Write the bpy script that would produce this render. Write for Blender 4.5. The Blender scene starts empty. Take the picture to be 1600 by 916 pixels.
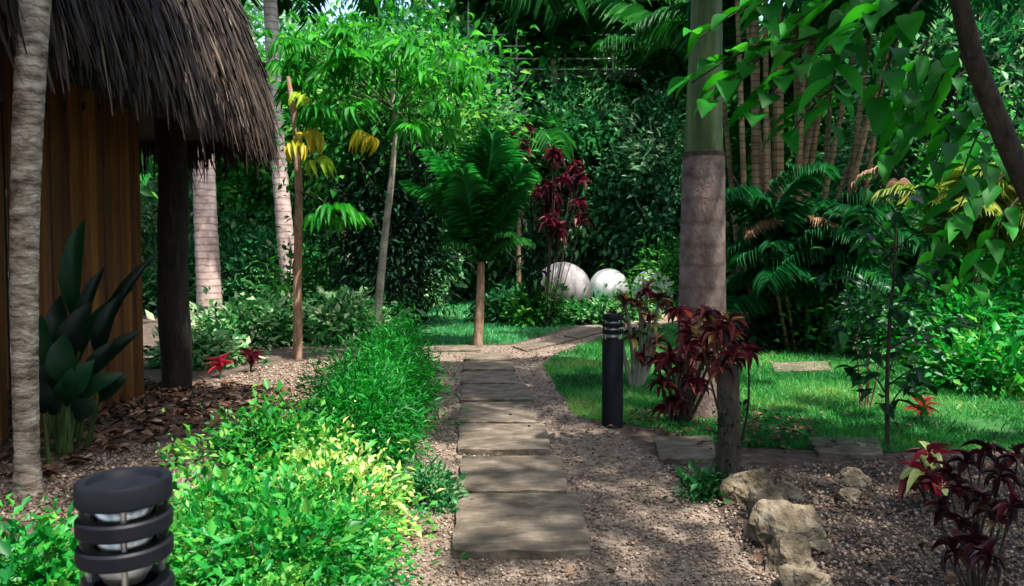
import bpy, bmesh, math, random
import numpy as np
from mathutils import Vector, Matrix, noise

random.seed(7)
rng = np.random.default_rng(11)
R = math.radians
scene = bpy.context.scene
COL = scene.collection

# ------------------------------------------------------------------ camera
F_PX = 1150.0          # focal length in pixels of the 1600 px wide photograph
CAM_H = 1.31
PITCH = math.atan(47 / F_PX)
cam_d = bpy.data.cameras.new('camera')
cam_d.sensor_width = 36.0
cam_d.lens = 36.0 * F_PX / 1600.0
cam_d.clip_start = 0.05
cam_d.clip_end = 600
cam_d.dof.use_dof = True
cam_d.dof.focus_distance = 5.0
cam_d.dof.aperture_fstop = 5.6
cam = bpy.data.objects.new('camera', cam_d)
COL.objects.link(cam)
cam.location = (0, 0, CAM_H)
cam.rotation_euler = (math.pi / 2 - PITCH, 0, 0)
scene.camera = cam

# ------------------------------------------------------------------ sky, sun, exposure
SUN = Vector((0.33, -0.30, 1.0)).normalized()      # direction towards the sun
elev = math.asin(SUN.z)
azim = math.atan2(SUN.x, SUN.y)
world = bpy.data.worlds.new('World')
scene.world = world
world.use_nodes = True
wn = world.node_tree
for n in list(wn.nodes):
    wn.nodes.remove(n)
sky = wn.nodes.new('ShaderNodeTexSky')
sky.sky_type = 'NISHITA'
sky.sun_disc = False
sky.sun_elevation = elev
sky.sun_rotation = azim
sky.dust_density = 2.5
sky.ozone_density = 0.4
bg = wn.nodes.new('ShaderNodeBackground')
bg.inputs['Strength'].default_value = 0.15
wo = wn.nodes.new('ShaderNodeOutputWorld')
wn.links.new(sky.outputs[0], bg.inputs[0])
wn.links.new(bg.outputs[0], wo.inputs[0])
sun_d = bpy.data.lights.new('sun', 'SUN')
sun_d.energy = 3.4
sun_d.angle = R(1.2)
sun_d.color = (1.0, 0.95, 0.86)
sun = bpy.data.objects.new('sun', sun_d)
COL.objects.link(sun)
sun.location = (20, -5, 30)
sun.rotation_euler = SUN.to_track_quat('Z', 'Y').to_euler()
vs = scene.view_settings
vs.view_transform = 'Standard'
vs.look = 'None'
vs.gamma = 1
vs.use_curve_mapping = False
vs.exposure = 1.82
scene.cycles.max_bounces = 6
scene.cycles.diffuse_bounces = 3
scene.cycles.transmission_bounces = 4


# ------------------------------------------------------------------ pixel -> place
def ray(px, py):
    v = Vector(((px - 800) / F_PX, 1.0, (458 - py) / F_PX))
    c, s = math.cos(PITCH), math.sin(PITCH)
    return Vector((v.x, v.y * c + v.z * s, -v.y * s + v.z * c))


def G(px, py, z=0.0):
    """where the ray of a pixel meets the ground"""
    r = ray(px, py)
    t = (z - CAM_H) / r.z
    return Vector((r.x * t, r.y * t, z))


def P(px, py, d):
    """point on a pixel's ray at distance d along the path"""
    r = ray(px, py)
    t = d / r.y
    return Vector((r.x * t, d, CAM_H + r.z * t))


# ------------------------------------------------------------------ materials
def nt(name):
    m = bpy.data.materials.new(name)
    m.use_nodes = True
    t = m.node_tree
    for n in list(t.nodes):
        t.nodes.remove(n)
    out = t.nodes.new('ShaderNodeOutputMaterial')
    return m, t, out


def ramp(t, stops):
    r = t.nodes.new('ShaderNodeValToRGB')
    el = r.color_ramp.elements
    while len(el) > 1:
        el.remove(el[-1])
    el[0].position = stops[0][0]
    el[0].color = (*stops[0][1], 1)
    for p, c in stops[1:]:
        e = el.new(p)
        e.color = (*c, 1)
    return r


def leaf_mat(name, cols, trans=0.35, rough=0.45, spec=0.4, tcol=None):
    """per-leaf hue from the face attribute 'rnd'; light passes through the blade"""
    m, t, out = nt(name)
    a = t.nodes.new('ShaderNodeAttribute')
    a.attribute_name = 'rnd'
    oi = t.nodes.new('ShaderNodeObjectInfo')
    mx = t.nodes.new('ShaderNodeMath')
    mx.operation = 'MULTIPLY_ADD'
    mx.inputs[1].default_value = 0.25
    mx.inputs[2].default_value = -0.125
    t.links.new(oi.outputs['Random'], mx.inputs[0])
    ad = t.nodes.new('ShaderNodeMath')
    ad.operation = 'ADD'
    ad.use_clamp = True
    t.links.new(a.outputs['Fac'], ad.inputs[0])
    t.links.new(mx.outputs[0], ad.inputs[1])
    n = len(cols)
    r = ramp(t, [(i / max(1, n - 1), c) for i, c in enumerate(cols)])
    t.links.new(ad.outputs[0], r.inputs[0])
    p = t.nodes.new('ShaderNodeBsdfPrincipled')
    p.inputs['Roughness'].default_value = rough
    p.inputs['Specular IOR Level'].default_value = spec
    t.links.new(r.outputs[0], p.inputs['Base Color'])
    tr = t.nodes.new('ShaderNodeBsdfTranslucent')
    hs = t.nodes.new('ShaderNodeHueSaturation')
    hs.inputs['Hue'].default_value = 0.485
    hs.inputs['Value'].default_value = 1.5
    t.links.new(r.outputs[0], hs.inputs['Color'])
    t.links.new(hs.outputs[0], tr.inputs[0])
    mix = t.nodes.new('ShaderNodeMixShader')
    mix.inputs[0].default_value = trans
    t.links.new(p.outputs[0], mix.inputs[1])
    t.links.new(tr.outputs[0], mix.inputs[2])
    t.links.new(mix.outputs[0], out.inputs[0])
    return m


def surf_mat(name, stops, scale=6.0, detail=6, rough=0.85, bump=0.3, bscale=40.0, stretch=(1, 1, 1),
             bands=None, spec=0.3, metal=0.0, use_rnd=False, bdist=0.02):
    m, t, out = nt(name)
    tc = t.nodes.new('ShaderNodeTexCoord')
    mp = t.nodes.new('ShaderNodeMapping')
    mp.inputs['Scale'].default_value = stretch
    t.links.new(tc.outputs['Object'], mp.inputs[0])
    n1 = t.nodes.new('ShaderNodeTexNoise')
    n1.inputs['Scale'].default_value = scale
    n1.inputs['Detail'].default_value = detail
    n1.inputs['Roughness'].default_value = 0.62
    t.links.new(mp.outputs[0], n1.inputs['Vector'])
    fac = n1.outputs['Fac']
    if use_rnd:
        a = t.nodes.new('ShaderNodeAttribute')
        a.attribute_name = 'rnd'
        mm = t.nodes.new('ShaderNodeMix')
        mm.data_type = 'FLOAT'
        mm.inputs[0].default_value = use_rnd
        t.links.new(fac, mm.inputs[2])
        t.links.new(a.outputs['Fac'], mm.inputs[3])
        fac = mm.outputs[0]
    r = ramp(t, stops)
    t.links.new(fac, r.inputs[0])
    col = r.outputs[0]
    p = t.nodes.new('ShaderNodeBsdfPrincipled')
    p.inputs['Roughness'].default_value = rough
    p.inputs['Specular IOR Level'].default_value = spec
    p.inputs['Metallic'].default_value = metal
    hgt = None
    if bands:
        w = t.nodes.new('ShaderNodeTexWave')
        w.bands_direction = 'Z'
        w.inputs['Scale'].default_value = bands[0]
        w.inputs['Distortion'].default_value = bands[1]
        w.inputs['Detail'].default_value = 3
        w.inputs['Detail Scale'].default_value = 2
        t.links.new(tc.outputs['Object'], w.inputs['Vector'])
        r2 = ramp(t, [(0.0, bands[2]), (0.25, (1, 1, 1))])
        t.links.new(w.outputs['Fac'], r2.inputs[0])
        mu = t.nodes.new('ShaderNodeMix')
        mu.data_type = 'RGBA'
        mu.blend_type = 'MULTIPLY'
        mu.inputs[0].default_value = 1.0
        t.links.new(col, mu.inputs[6])
        t.links.new(r2.outputs[0], mu.inputs[7])
        col = mu.outputs[2]
    t.links.new(col, p.inputs['Base Color'])
    if bump:
        n2 = t.nodes.new('ShaderNodeTexNoise')
        n2.inputs['Scale'].default_value = bscale
        n2.inputs['Detail'].default_value = 5
        t.links.new(mp.outputs[0], n2.inputs['Vector'])
        b = t.nodes.new('ShaderNodeBump')
        b.inputs['Strength'].default_value = bump
        b.inputs['Distance'].default_value = bdist
        t.links.new(n2.outputs['Fac'], b.inputs['Height'])
        t.links.new(b.outputs[0], p.inputs['Normal'])
    t.links.new(p.outputs[0], out.inputs[0])
    return m


M = {}
M['soil'] = surf_mat('soil', [(0.25, (0.025, 0.016, 0.012)), (0.5, (0.085, 0.06, 0.045)), (0.75, (0.19, 0.145, 0.12))],
                     scale=9, rough=0.95, bump=0.9, bscale=60, bdist=0.03)
M['gravel_bed'] = surf_mat('gravel_bed', [(0.3, (0.08, 0.055, 0.038)), (0.5, (0.19, 0.145, 0.11)), (0.72, (0.34, 0.27, 0.22))],
                           scale=22, rough=0.95, bump=1.0, bscale=90, bdist=0.02)
M['pebble'] = surf_mat('pebble', [(0.0, (0.045, 0.028, 0.018)), (0.45, (0.185, 0.132, 0.095)), (0.8, (0.34, 0.26, 0.21)), (1.0, (0.55, 0.45, 0.39))],
                       scale=30, rough=0.9, bump=0, use_rnd=0.85)
M['slab'] = surf_mat('slab', [(0.3, (0.035, 0.030, 0.018)), (0.5, (0.105, 0.083, 0.06)), (0.7, (0.19, 0.155, 0.12))],
                     scale=9, detail=9, rough=0.9, bump=0.9, bscale=28, bdist=0.015, stretch=(.8, 1.5, 1))
M['rock'] = surf_mat('rock', [(0.3, (0.035, 0.027, 0.018)), (0.48, (0.15, 0.115, 0.075)), (0.7, (0.32, 0.27, 0.20))],
                     scale=9, detail=9, rough=0.95, bump=1.0, bscale=30, bdist=0.03)
M['lawn'] = surf_mat('lawn', [(0.3, (0.008, 0.045, 0.006)), (0.6, (0.02, 0.11, 0.018)), (0.8, (0.05, 0.15, 0.03))],
                     scale=8, rough=0.95, bump=0.5, bscale=80)
M['grass'] = leaf_mat('grass', [(0.003, 0.06, 0.010), (0.012, 0.18, 0.03), (0.05, 0.29, 0.05), (0.25, 0.36, 0.09)], 0.4, 0.5)
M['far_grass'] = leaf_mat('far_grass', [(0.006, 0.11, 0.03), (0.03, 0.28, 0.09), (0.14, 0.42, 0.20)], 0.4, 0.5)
M['stone_grey'] = surf_mat('stone_grey', [(0.35, (0.04, 0.037, 0.04)), (0.5, (0.11, 0.10, 0.105)), (0.66, (0.26, 0.245, 0.245))],
                           scale=1.6, stretch=(2.2, 1.2, .7), rough=0.8, bump=0.25, bscale=30)
M['stone_white'] = surf_mat('stone_white', [(0.25, (0.42, 0.41, 0.37)), (0.55, (0.76, 0.75, 0.71)), (0.8, (0.82, 0.82, 0.79))],
                            scale=2.5, rough=0.75, bump=0.2, bscale=30)
M['plank'] = surf_mat('plank', [(0.2, (0.018, 0.006, 0.002)), (0.5, (0.12, 0.043, 0.007)), (0.8, (0.26, 0.105, 0.02))],
                      scale=5, rough=0.6, bump=0.3, bscale=30, stretch=(6, 6, 0.5), use_rnd=0.5)
M['log'] = surf_mat('log', [(0.3, (0.006, 0.0045, 0.0035)), (0.6, (0.022, 0.016, 0.011)), (0.8, (0.06, 0.046, 0.03))],
                    scale=7, rough=0.9, bump=0.8, bscale=22, stretch=(3, 3, 0.6))
M['thatch_core'] = surf_mat('thatch_core', [(0.3, (0.008, 0.006, 0.005)), (0.7, (0.035, 0.026, 0.02))], scale=10,
                            bump=0.6, stretch=(4, 4, 0.5))
M['thatch'] = surf_mat('thatch', [(0.0, (0.005, 0.003, 0.002)), (0.35, (0.015, 0.009, 0.006)), (0.6, (0.045, 0.028, 0.018)), (0.88, (0.15, 0.11, 0.08)),
                                  (1.0, (0.46, 0.39, 0.33))], scale=6, bump=0, use_rnd=0.8, rough=0.8)
M['bark_palm_near'] = surf_mat('bark_palm_near', [(0.32, (0.07, 0.05, 0.038)), (0.5, (0.30, 0.245, 0.20)), (0.68, (0.55, 0.49, 0.43))],
                               scale=9, bump=0.7, bscale=35, stretch=(1, 1, 2.2), bands=(5.0, 7.0, (0.62, 0.56, 0.52)))
M['bark_palm'] = surf_mat('bark_palm', [(0.25, (0.075, 0.05, 0.042)), (0.5, (0.19, 0.135, 0.12)), (0.8, (0.34, 0.26, 0.24))],
                          scale=5, bump=0.5, bscale=30, stretch=(1.5, 1.5, 1), bands=(1.7, 3.5, (0.74, 0.68, 0.66)))
M['bark_pale'] = surf_mat('bark_pale', [(0.25, (0.22, 0.15, 0.13)), (0.5, (0.42, 0.32, 0.29)), (0.8, (0.58, 0.48, 0.44))],
                          scale=6, bump=0.5, bscale=20, bands=(2.0, 2.0, (0.6, 0.52, 0.5)))
M['bark_brown'] = surf_mat('bark_brown', [(0.25, (0.10, 0.05, 0.03)), (0.5, (0.25, 0.15, 0.095)), (0.8, (0.42, 0.30, 0.22))],
                           scale=8, bump=0.6, bscale=25, stretch=(2, 2, 0.8))
M['bark_dark'] = surf_mat('bark_dark', [(0.3, (0.02, 0.016, 0.012)), (0.6, (0.07, 0.055, 0.04)), (0.8, (0.14, 0.11, 0.085))],
                          scale=8, bump=0.7, bscale=25, stretch=(2, 2, 0.8))
M['bark_grey'] = surf_mat('bark_grey', [(0.3, (0.12, 0.11, 0.085)), (0.6, (0.27, 0.25, 0.20)), (0.8, (0.42, 0.39, 0.32))],
                          scale=8, bump=0.5, bscale=25)
M['cane'] = surf_mat('cane', [(0.3, (0.07, 0.05, 0.02)), (0.6, (0.20, 0.13, 0.06)), (0.8, (0.34, 0.24, 0.14))],
                     scale=4, bump=0.3, bscale=25, bands=(3.0, 0.6, (0.45, 0.4, 0.35)))
M['crownshaft'] = surf_mat('crownshaft', [(0.3, (0.022, 0.03, 0.010)), (0.5, (0.07, 0.11, 0.032)), (0.75, (0.19, 0.28, 0.09))],
                           scale=3, bump=0.15, bscale=20, stretch=(3, 3, 0.4), rough=0.5)
M['stem_green'] = surf_mat('stem_green', [(0.3, (0.02, 0.05, 0.012)), (0.7, (0.08, 0.14, 0.04))], scale=6, bump=0.2)
M['mulch'] = surf_mat('mulch', [(0.0, (0.02, 0.010, 0.007)), (0.5, (0.10, 0.045, 0.025)), (0.85, (0.22, 0.12, 0.07)), (1.0, (0.40, 0.30, 0.22))],
                      scale=20, bump=0, use_rnd=0.85)
M['black_metal'] = surf_mat('black_metal', [(0.3, (0.004, 0.005, 0.008)), (0.7, (0.008, 0.009, 0.013))], scale=20, rough=0.5,
                            bump=0.04, bscale=300, spec=0.14)
M['silver'] = surf_mat('silver', [(0.3, (0.42, 0.42, 0.43)), (0.7, (0.66, 0.66, 0.67))], scale=14, rough=0.3, bump=0.05,
                       metal=0.9)
M['white_paint'] = surf_mat('white_paint', [(0.3, (0.5, 0.48, 0.46)), (0.7, (0.78, 0.76, 0.74))], scale=3, rough=0.6, bump=0.1)
M['cabin_wall'] = surf_mat('cabin_wall', [(0.3, (0.06, 0.06, 0.05)), (0.7, (0.14, 0.13, 0.11))], scale=3, rough=0.8, bump=0.2,
                           stretch=(0.5, 0.5, 6))
m, t, out = nt('clear_acrylic')
gp = t.nodes.new('ShaderNodeBsdfPrincipled')
gp.inputs['Base Color'].default_value = (0.93, 0.96, 0.95, 1)
gp.inputs['Roughness'].default_value = 0.08
gp.inputs['Transmission Weight'].default_value = 1.0
gp.inputs['IOR'].default_value = 1.1
t.links.new(gp.outputs[0], out.inputs[0])
M['glass'] = m
m, t, out = nt('window_glass')
gp = t.nodes.new('ShaderNodeBsdfPrincipled')
gp.inputs['Base Color'].default_value = (0.02, 0.03, 0.035, 1)
gp.inputs['Roughness'].default_value = 0.1
t.links.new(gp.outputs[0], out.inputs[0])
M['window_glass'] = m

# foliage colours
M['forest_a'] = leaf_mat('forest_a', [(0.003, 0.033, 0.010), (0.009, 0.10, 0.028), (0.03, 0.20, 0.06), (0.18, 0.36, 0.15)], 0.4, 0.55, 0.15)
M['forest_b'] = leaf_mat('forest_b', [(0.003, 0.045, 0.006), (0.010, 0.13, 0.016), (0.03, 0.24, 0.03), (0.13, 0.34, 0.05)], 0.42, 0.55, 0.15)
M['forest_c'] = leaf_mat('forest_c', [(0.006, 0.055, 0.02), (0.028, 0.16, 0.055), (0.10, 0.29, 0.12), (0.36, 0.52, 0.28)], 0.4, 0.5, 0.2)
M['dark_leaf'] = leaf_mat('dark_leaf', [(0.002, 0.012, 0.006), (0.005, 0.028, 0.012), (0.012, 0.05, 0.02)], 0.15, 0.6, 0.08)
M['palm_leaf'] = leaf_mat('palm_leaf', [(0.003, 0.035, 0.006), (0.010, 0.10, 0.018), (0.035, 0.19, 0.035)], 0.4, 0.5, 0.2)
M['palm_bright'] = leaf_mat('palm_bright', [(0.003, 0.06, 0.010), (0.008, 0.15, 0.025), (0.03, 0.27, 0.05)], 0.4, 0.5, 0.25)
M['palm_dark'] = leaf_mat('palm_dark', [(0.002, 0.035, 0.010), (0.006, 0.085, 0.022), (0.02, 0.16, 0.045)], 0.35, 0.55, 0.12)
M['palm_yellow'] = leaf_mat('palm_yellow', [(0.04, 0.12, 0.012), (0.16, 0.26, 0.03), (0.38, 0.40, 0.09)], 0.4, 0.45, 0.4)  # yellow-green fronds, the yellow light on them put into the colour
M['bright'] = leaf_mat('bright', [(0.002, 0.07, 0.004), (0.006, 0.17, 0.010), (0.03, 0.30, 0.016)], 0.45, 0.5, 0.2)
M['broad'] = leaf_mat('broad', [(0.003, 0.11, 0.006), (0.006, 0.20, 0.010), (0.02, 0.30, 0.015)], 0.5, 0.55, 0.2)
M['yellow_leaf'] = leaf_mat('yellow_leaf', [(0.30, 0.30, 0.01), (0.55, 0.42, 0.02)], 0.4, 0.5, 0.3)
M['lime_leaf'] = leaf_mat('lime_leaf', [(0.12, 0.30, 0.01), (0.28, 0.42, 0.02)], 0.4, 0.5, 0.3)
M['fern'] = leaf_mat('fern', [(0.002, 0.085, 0.010), (0.005, 0.19, 0.020), (0.015, 0.29, 0.03)], 0.4, 0.5, 0.3)
M['hedge'] = leaf_mat('hedge', [(0.002, 0.09, 0.014), (0.006, 0.19, 0.028), (0.02, 0.28, 0.03), (0.12, 0.36, 0.05)], 0.4, 0.45, 0.35)
M['lime'] = leaf_mat('lime', [(0.004, 0.11, 0.012), (0.012, 0.21, 0.022), (0.045, 0.31, 0.03), (0.20, 0.42, 0.07)], 0.4, 0.45, 0.35)
M['variegated_sunlit'] = leaf_mat('variegated_sunlit', [(0.01, 0.16, 0.02), (0.06, 0.30, 0.03), (0.34, 0.52, 0.10), (0.64, 0.70, 0.28)], 0.35, 0.45, 0.35)  # variegated leaves, with the hedge's sun patch put into the pale tones
M['red'] = leaf_mat('red', [(0.014, 0.003, 0.005), (0.045, 0.004, 0.009), (0.12, 0.009, 0.018), (0.24, 0.055, 0.045)], 0.25, 0.45, 0.3)
M['croton'] = leaf_mat('croton', [(0.04, 0.006, 0.008), (0.15, 0.02, 0.02), (0.03, 0.08, 0.015), (0.42, 0.30, 0.03), (0.5, 0.3, 0.2)], 0.3, 0.36, 0.5)
M['red_bright'] = leaf_mat('red_bright', [(0.22, 0.01, 0.02), (0.42, 0.02, 0.04)], 0.3, 0.4, 0.4)
M['orange_leaf'] = leaf_mat('orange_leaf', [(0.16, 0.03, 0.01), (0.40, 0.12, 0.04)], 0.3, 0.4, 0.4)
M['banana'] = leaf_mat('banana', [(0.001, 0.007, 0.004), (0.002, 0.016, 0.007), (0.004, 0.05, 0.014)], 0.3, 0.45, 0.25)
M['glossy'] = leaf_mat('glossy', [(0.002, 0.028, 0.007), (0.006, 0.07, 0.014), (0.02, 0.16, 0.025)], 0.35, 0.42, 0.3)
M['undergrowth'] = leaf_mat('undergrowth', [(0.004, 0.045, 0.010), (0.015, 0.14, 0.03), (0.08, 0.28, 0.07), (0.40, 0.52, 0.30)], 0.4, 0.5, 0.2)


# ------------------------------------------------------------------ mesh building
class MB:
    def __init__(self):
        self.v, self.f, self.r, self.n = [], [], [], 0

    def add(self, V, Fc, rnd=None):
        V = np.asarray(V, dtype=np.float32).reshape(-1, 3)
        Fc = np.asarray(Fc, dtype=np.int32)
        self.v.append(V)
        self.f.append(Fc + self.n)
        if rnd is None:
            rnd = np.full(len(Fc), 0.5)
        elif np.isscalar(rnd):
            rnd = np.full(len(Fc), rnd)
        self.r.append(np.asarray(rnd, dtype=np.float32))
        self.n += len(V)

    def mesh(self, name, smooth=False):
        me = bpy.data.meshes.new(name)
        V = np.concatenate(self.v)
        sizes = np.concatenate([np.full(len(f), f.shape[1], np.int32) for f in self.f])
        loops = np.concatenate([f.ravel() for f in self.f])
        starts = np.concatenate([[0], np.cumsum(sizes)[:-1]]).astype(np.int32)
        me.vertices.add(len(V))
        me.vertices.foreach_set('co', V.ravel())
        me.loops.add(len(loops))
        me.loops.foreach_set('vertex_index', loops.astype(np.int32))
        me.polygons.add(len(sizes))
        me.polygons.foreach_set('loop_start', starts)
        a = me.attributes.new('rnd', 'FLOAT', 'FACE')
        a.data.foreach_set('value', np.concatenate(self.r).astype(np.float32))
        me.update(calc_edges=True)
        me.validate()
        if smooth:
            me.shade_smooth()
            me.set_sharp_from_angle(angle=R(30))
        return me

    def build(self, name, mat, parent=None, smooth=False, kind=None):
        me = self.mesh(name, smooth)
        return link(name, me, mat, parent, kind)


def link(name, me, mat=None, parent=None, kind=None):
    if mat is not None and len(me.materials) == 0:
        me.materials.append(M[mat] if isinstance(mat, str) else mat)
    o = bpy.data.objects.new(name, me)
    COL.objects.link(o)
    if parent is not None:
        o.parent = parent
    if kind:
        o['kind'] = kind
    return o


def tag(o, label, cat, group=None):
    o['label'] = label
    o['category'] = cat
    if group:
        o['group'] = group
    return o


def thing(name, label, cat, loc=(0, 0, 0), rz=0.0, group=None, scale=1.0):
    o = bpy.data.objects.new(name, None)
    o.empty_display_size = 0.1
    COL.objects.link(o)
    o.location = loc
    o.rotation_euler = (0, 0, rz)
    if scale != 1.0:
        o.scale = (scale,) * 3
    return tag(o, label, cat, group)


def structure(name, me, mat):
    o = link(name, me, mat)
    o['kind'] = 'structure'
    return o


def copy_tree(root, loc, rz, label, group=None, scale=None):
    c = root.copy()
    COL.objects.link(c)
    c.location = loc
    c.rotation_euler = (0, 0, rz)
    if scale is not None:
        c.scale = scale if hasattr(scale, '__len__') else (scale,) * 3
    c['label'] = label
    if group:
        c['group'] = group
    for ch in list(root.children):
        d = ch.copy()
        COL.objects.link(d)
        d.parent = c
        for g in list(ch.children):
            e = g.copy()
            COL.objects.link(e)
            e.parent = d
    return c


def tube(mb, pts, radii, sides=8, rnd=0.5, cap=True, wob=0.0):
    pts = [Vector(p) for p in pts]
    n = len(pts)
    if np.isscalar(radii):
        radii = [radii] * n
    tang = []
    for i in range(n):
        a = pts[max(0, i - 1)]
        b = pts[min(n - 1, i + 1)]
        tang.append((b - a).normalized())
    ref = Vector((1, 0, 0)) if abs(tang[0].x) < 0.8 else Vector((0, 1, 0))
    V = []
    for i in range(n):
        u = (ref - tang[i] * ref.dot(tang[i])).normalized()
        w = tang[i].cross(u)
        for k in range(sides):
            a = 2 * math.pi * k / sides
            rr = radii[i] * (1 + (random.uniform(-wob, wob) if wob else 0))
            V.append(pts[i] + (u * math.cos(a) + w * math.sin(a)) * rr)
        ref = u
    Fc = []
    for i in range(n - 1):
        for k in range(sides):
            k2 = (k + 1) % sides
            Fc.append((i * sides + k, i * sides + k2, (i + 1) * sides + k2, (i + 1) * sides + k))
    V = [tuple(v) for v in V]
    mb.add(V, Fc, rnd)
    if cap:
        c0 = [tuple(pts[-1])] + V[-sides:]
        mb.add(c0, [(0, 1 + k, 1 + (k + 1) % sides) for k in range(sides)], rnd)


def box(mb, c, s, rz=0.0, rnd=0.5):
    c = Vector(c)
    h = [x / 2 for x in s]
    ca, sa = math.cos(rz), math.sin(rz)
    V = []
    for z in (-1, 1):
        for (x, y) in ((-1, -1), (1, -1), (1, 1), (-1, 1)):
            xx, yy = x * h[0], y * h[1]
            V.append((c.x + xx * ca - yy * sa, c.y + xx * sa + yy * ca, c.z + z * h[2]))
    mb.add(V, [(3, 2, 1, 0), (4, 5, 6, 7), (0, 1, 5, 4), (1, 2, 6, 5), (2, 3, 7, 6), (3, 0, 4, 7)], rnd)


# leaf templates: length along +Y (0..1), width along X (-.5...5), normal +Z
def template(widths, zs, fold=0.10):
    n = len(widths)
    V, Fc = [], []
    idx = []
    for i, (w, z) in enumerate(zip(widths, zs)):
        y = i / (n - 1)
        if w < 1e-4:
            V.append((0, y, z))
            idx.append((len(V) - 1,))
        else:
            V += [(-w / 2, y, z + fold * w), (0, y, z), (w / 2, y, z + fold * w)]
            idx.append((len(V) - 3, len(V) - 2, len(V) - 1))
    for a, b in zip(idx[:-1], idx[1:]):
        if len(a) == 1:
            Fc += [(a[0], b[1], b[0]), (a[0], b[2], b[1])]
        elif len(b) == 1:
            Fc += [(a[0], a[1], b[0]), (a[1], a[2], b[0])]
        else:
            Fc += [(a[0], a[1], b[1]), (a[0], b[1], b[0]), (a[1], a[2], b[2]), (a[1], b[2], b[1])]
    return np.array(V, np.float32), np.array(Fc, np.int32)


T_DIAMOND = (np.array([(0, 0, 0), (-.5, .45, .10), (0, 1, -.08), (.5, .45, .10)], np.float32),
             np.array([(0, 2, 1), (0, 3, 2)], np.int32))
T_LEAF = template([0, .75, 1.0, .62, 0], [0, .02, .0, -.07, -.2], 0.12)
T_LANCE = template([.25, .8, 1.0, .9, .6, 0], [0, .10, .13, .06, -.09, -.30], 0.22)
T_BLADE = (np.array([(-.5, 0, 0), (.5, 0, 0), (0, 1, .0)], np.float32), np.array([(0, 1, 2)], np.int32))
T_STRIP = (np.array([(-.35, 0, 0), (.35, 0, 0), (.5, .5, .0), (-.5, .5, .0), (-.15, 1, 0), (.15, 1, 0)], np.float32),
           np.array([(0, 1, 2), (0, 2, 3), (3, 2, 5), (3, 5, 4)], np.int32))


def unit(a):
    return a / np.maximum(np.linalg.norm(a, axis=-1, keepdims=True), 1e-6)


def scatter(mb, tpl, pos, d, nrm, L, W, rnd=None):
    V, Fc = tpl
    n = len(pos)
    if n == 0:
        return
    d = unit(np.asarray(d, np.float32))
    x = unit(np.cross(d, nrm))
    nn = np.cross(x, d)
    L = np.broadcast_to(np.asarray(L, np.float32), (n,))
    W = np.broadcast_to(np.asarray(W, np.float32), (n,))
    out = (np.asarray(pos)[:, None, :]
           + V[None, :, 0, None] * (W[:, None, None] * x[:, None, :])
           + V[None, :, 1, None] * (L[:, None, None] * d[:, None, :])
           + V[None, :, 2, None] * (L[:, None, None] * nn[:, None, :]))
    faces = (Fc[None] + (np.arange(n) * len(V))[:, None, None]).reshape(-1, Fc.shape[1])
    if rnd is None:
        rnd = rng.random(n)
    mb.add(out.reshape(-1, 3), faces, np.repeat(rnd, len(Fc)))


def rand_dirs(n):
    return unit(rng.normal(size=(n, 3)))


def in_poly(x, y, poly):
    x = np.asarray(x)
    y = np.asarray(y)
    ins = np.zeros(len(x), bool)
    j = len(poly) - 1
    for i in range(len(poly)):
        xi, yi = poly[i][0], poly[i][1]
        xj, yj = poly[j][0], poly[j][1]
        c = ((yi > y) != (yj > y)) & (x < (xj - xi) * (y - yi) / (yj - yi + 1e-12) + xi)
        ins ^= c
        j = i
    return ins


def leaf_cloud(mb, n, centre, radii, leaf, wid, tpl=T_DIAMOND, clumps=40, spread=0.28, half=False, shell=0.55, droop=0.25):
    """leaves gathered in clumps through an ellipsoid, outline uneven, gaps between clumps"""
    centre = np.array(centre, np.float32)
    radii = np.array(radii, np.float32)
    d = rand_dirs(clumps)
    if half:
        d[:, 2] = np.abs(d[:, 2]) * 1.0 - 0.05
    rad = shell + (1 - shell) * rng.random(clumps) ** 0.7
    cc = d * rad[:, None] * (0.85 + 0.3 * rng.random((clumps, 1)))
    k = rng.integers(0, clumps, n)
    sz = (0.6 + 0.9 * rng.random(clumps))[k]
    off = rng.normal(size=(n, 3)) * spread * sz[:, None]
    p = cc[k] + off
    pos = centre + p * radii
    if half:
        pos[:, 2] = np.maximum(pos[:, 2], 0.02)
    out = unit(off + 0.5 * p)
    dr = unit(out + rand_dirs(n) * 0.8 + np.array([0, 0, -droop]))
    nr = unit(rand_dirs(n) * 0.7 + np.array([0, 0, 0.9]) + 0.4 * out)
    tone = 0.48 + 0.27 * rng.normal(size=clumps)[k] + 0.2 * rng.normal(size=n)
    s = (0.5 + 0.95 * rng.random(n) ** 1.6) * (0.8 + 0.45 * rng.random(clumps))[k]
    scatter(mb, tpl, pos, dr, nr, leaf * s, wid * s, np.clip(tone, 0, 1))
    return cc * radii + centre


def bent(p0, p1, bow=(0, 0, 0), n=6):
    p0, p1, bow = Vector(p0), Vector(p1), Vector(bow)
    return [p0.lerp(p1, i / (n - 1)) + bow * math.sin(math.pi * i / (n - 1)) for i in range(n)]


def taper(r0, r1, n):
    return [r0 + (r1 - r0) * i / (n - 1) for i in range(n)]


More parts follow.
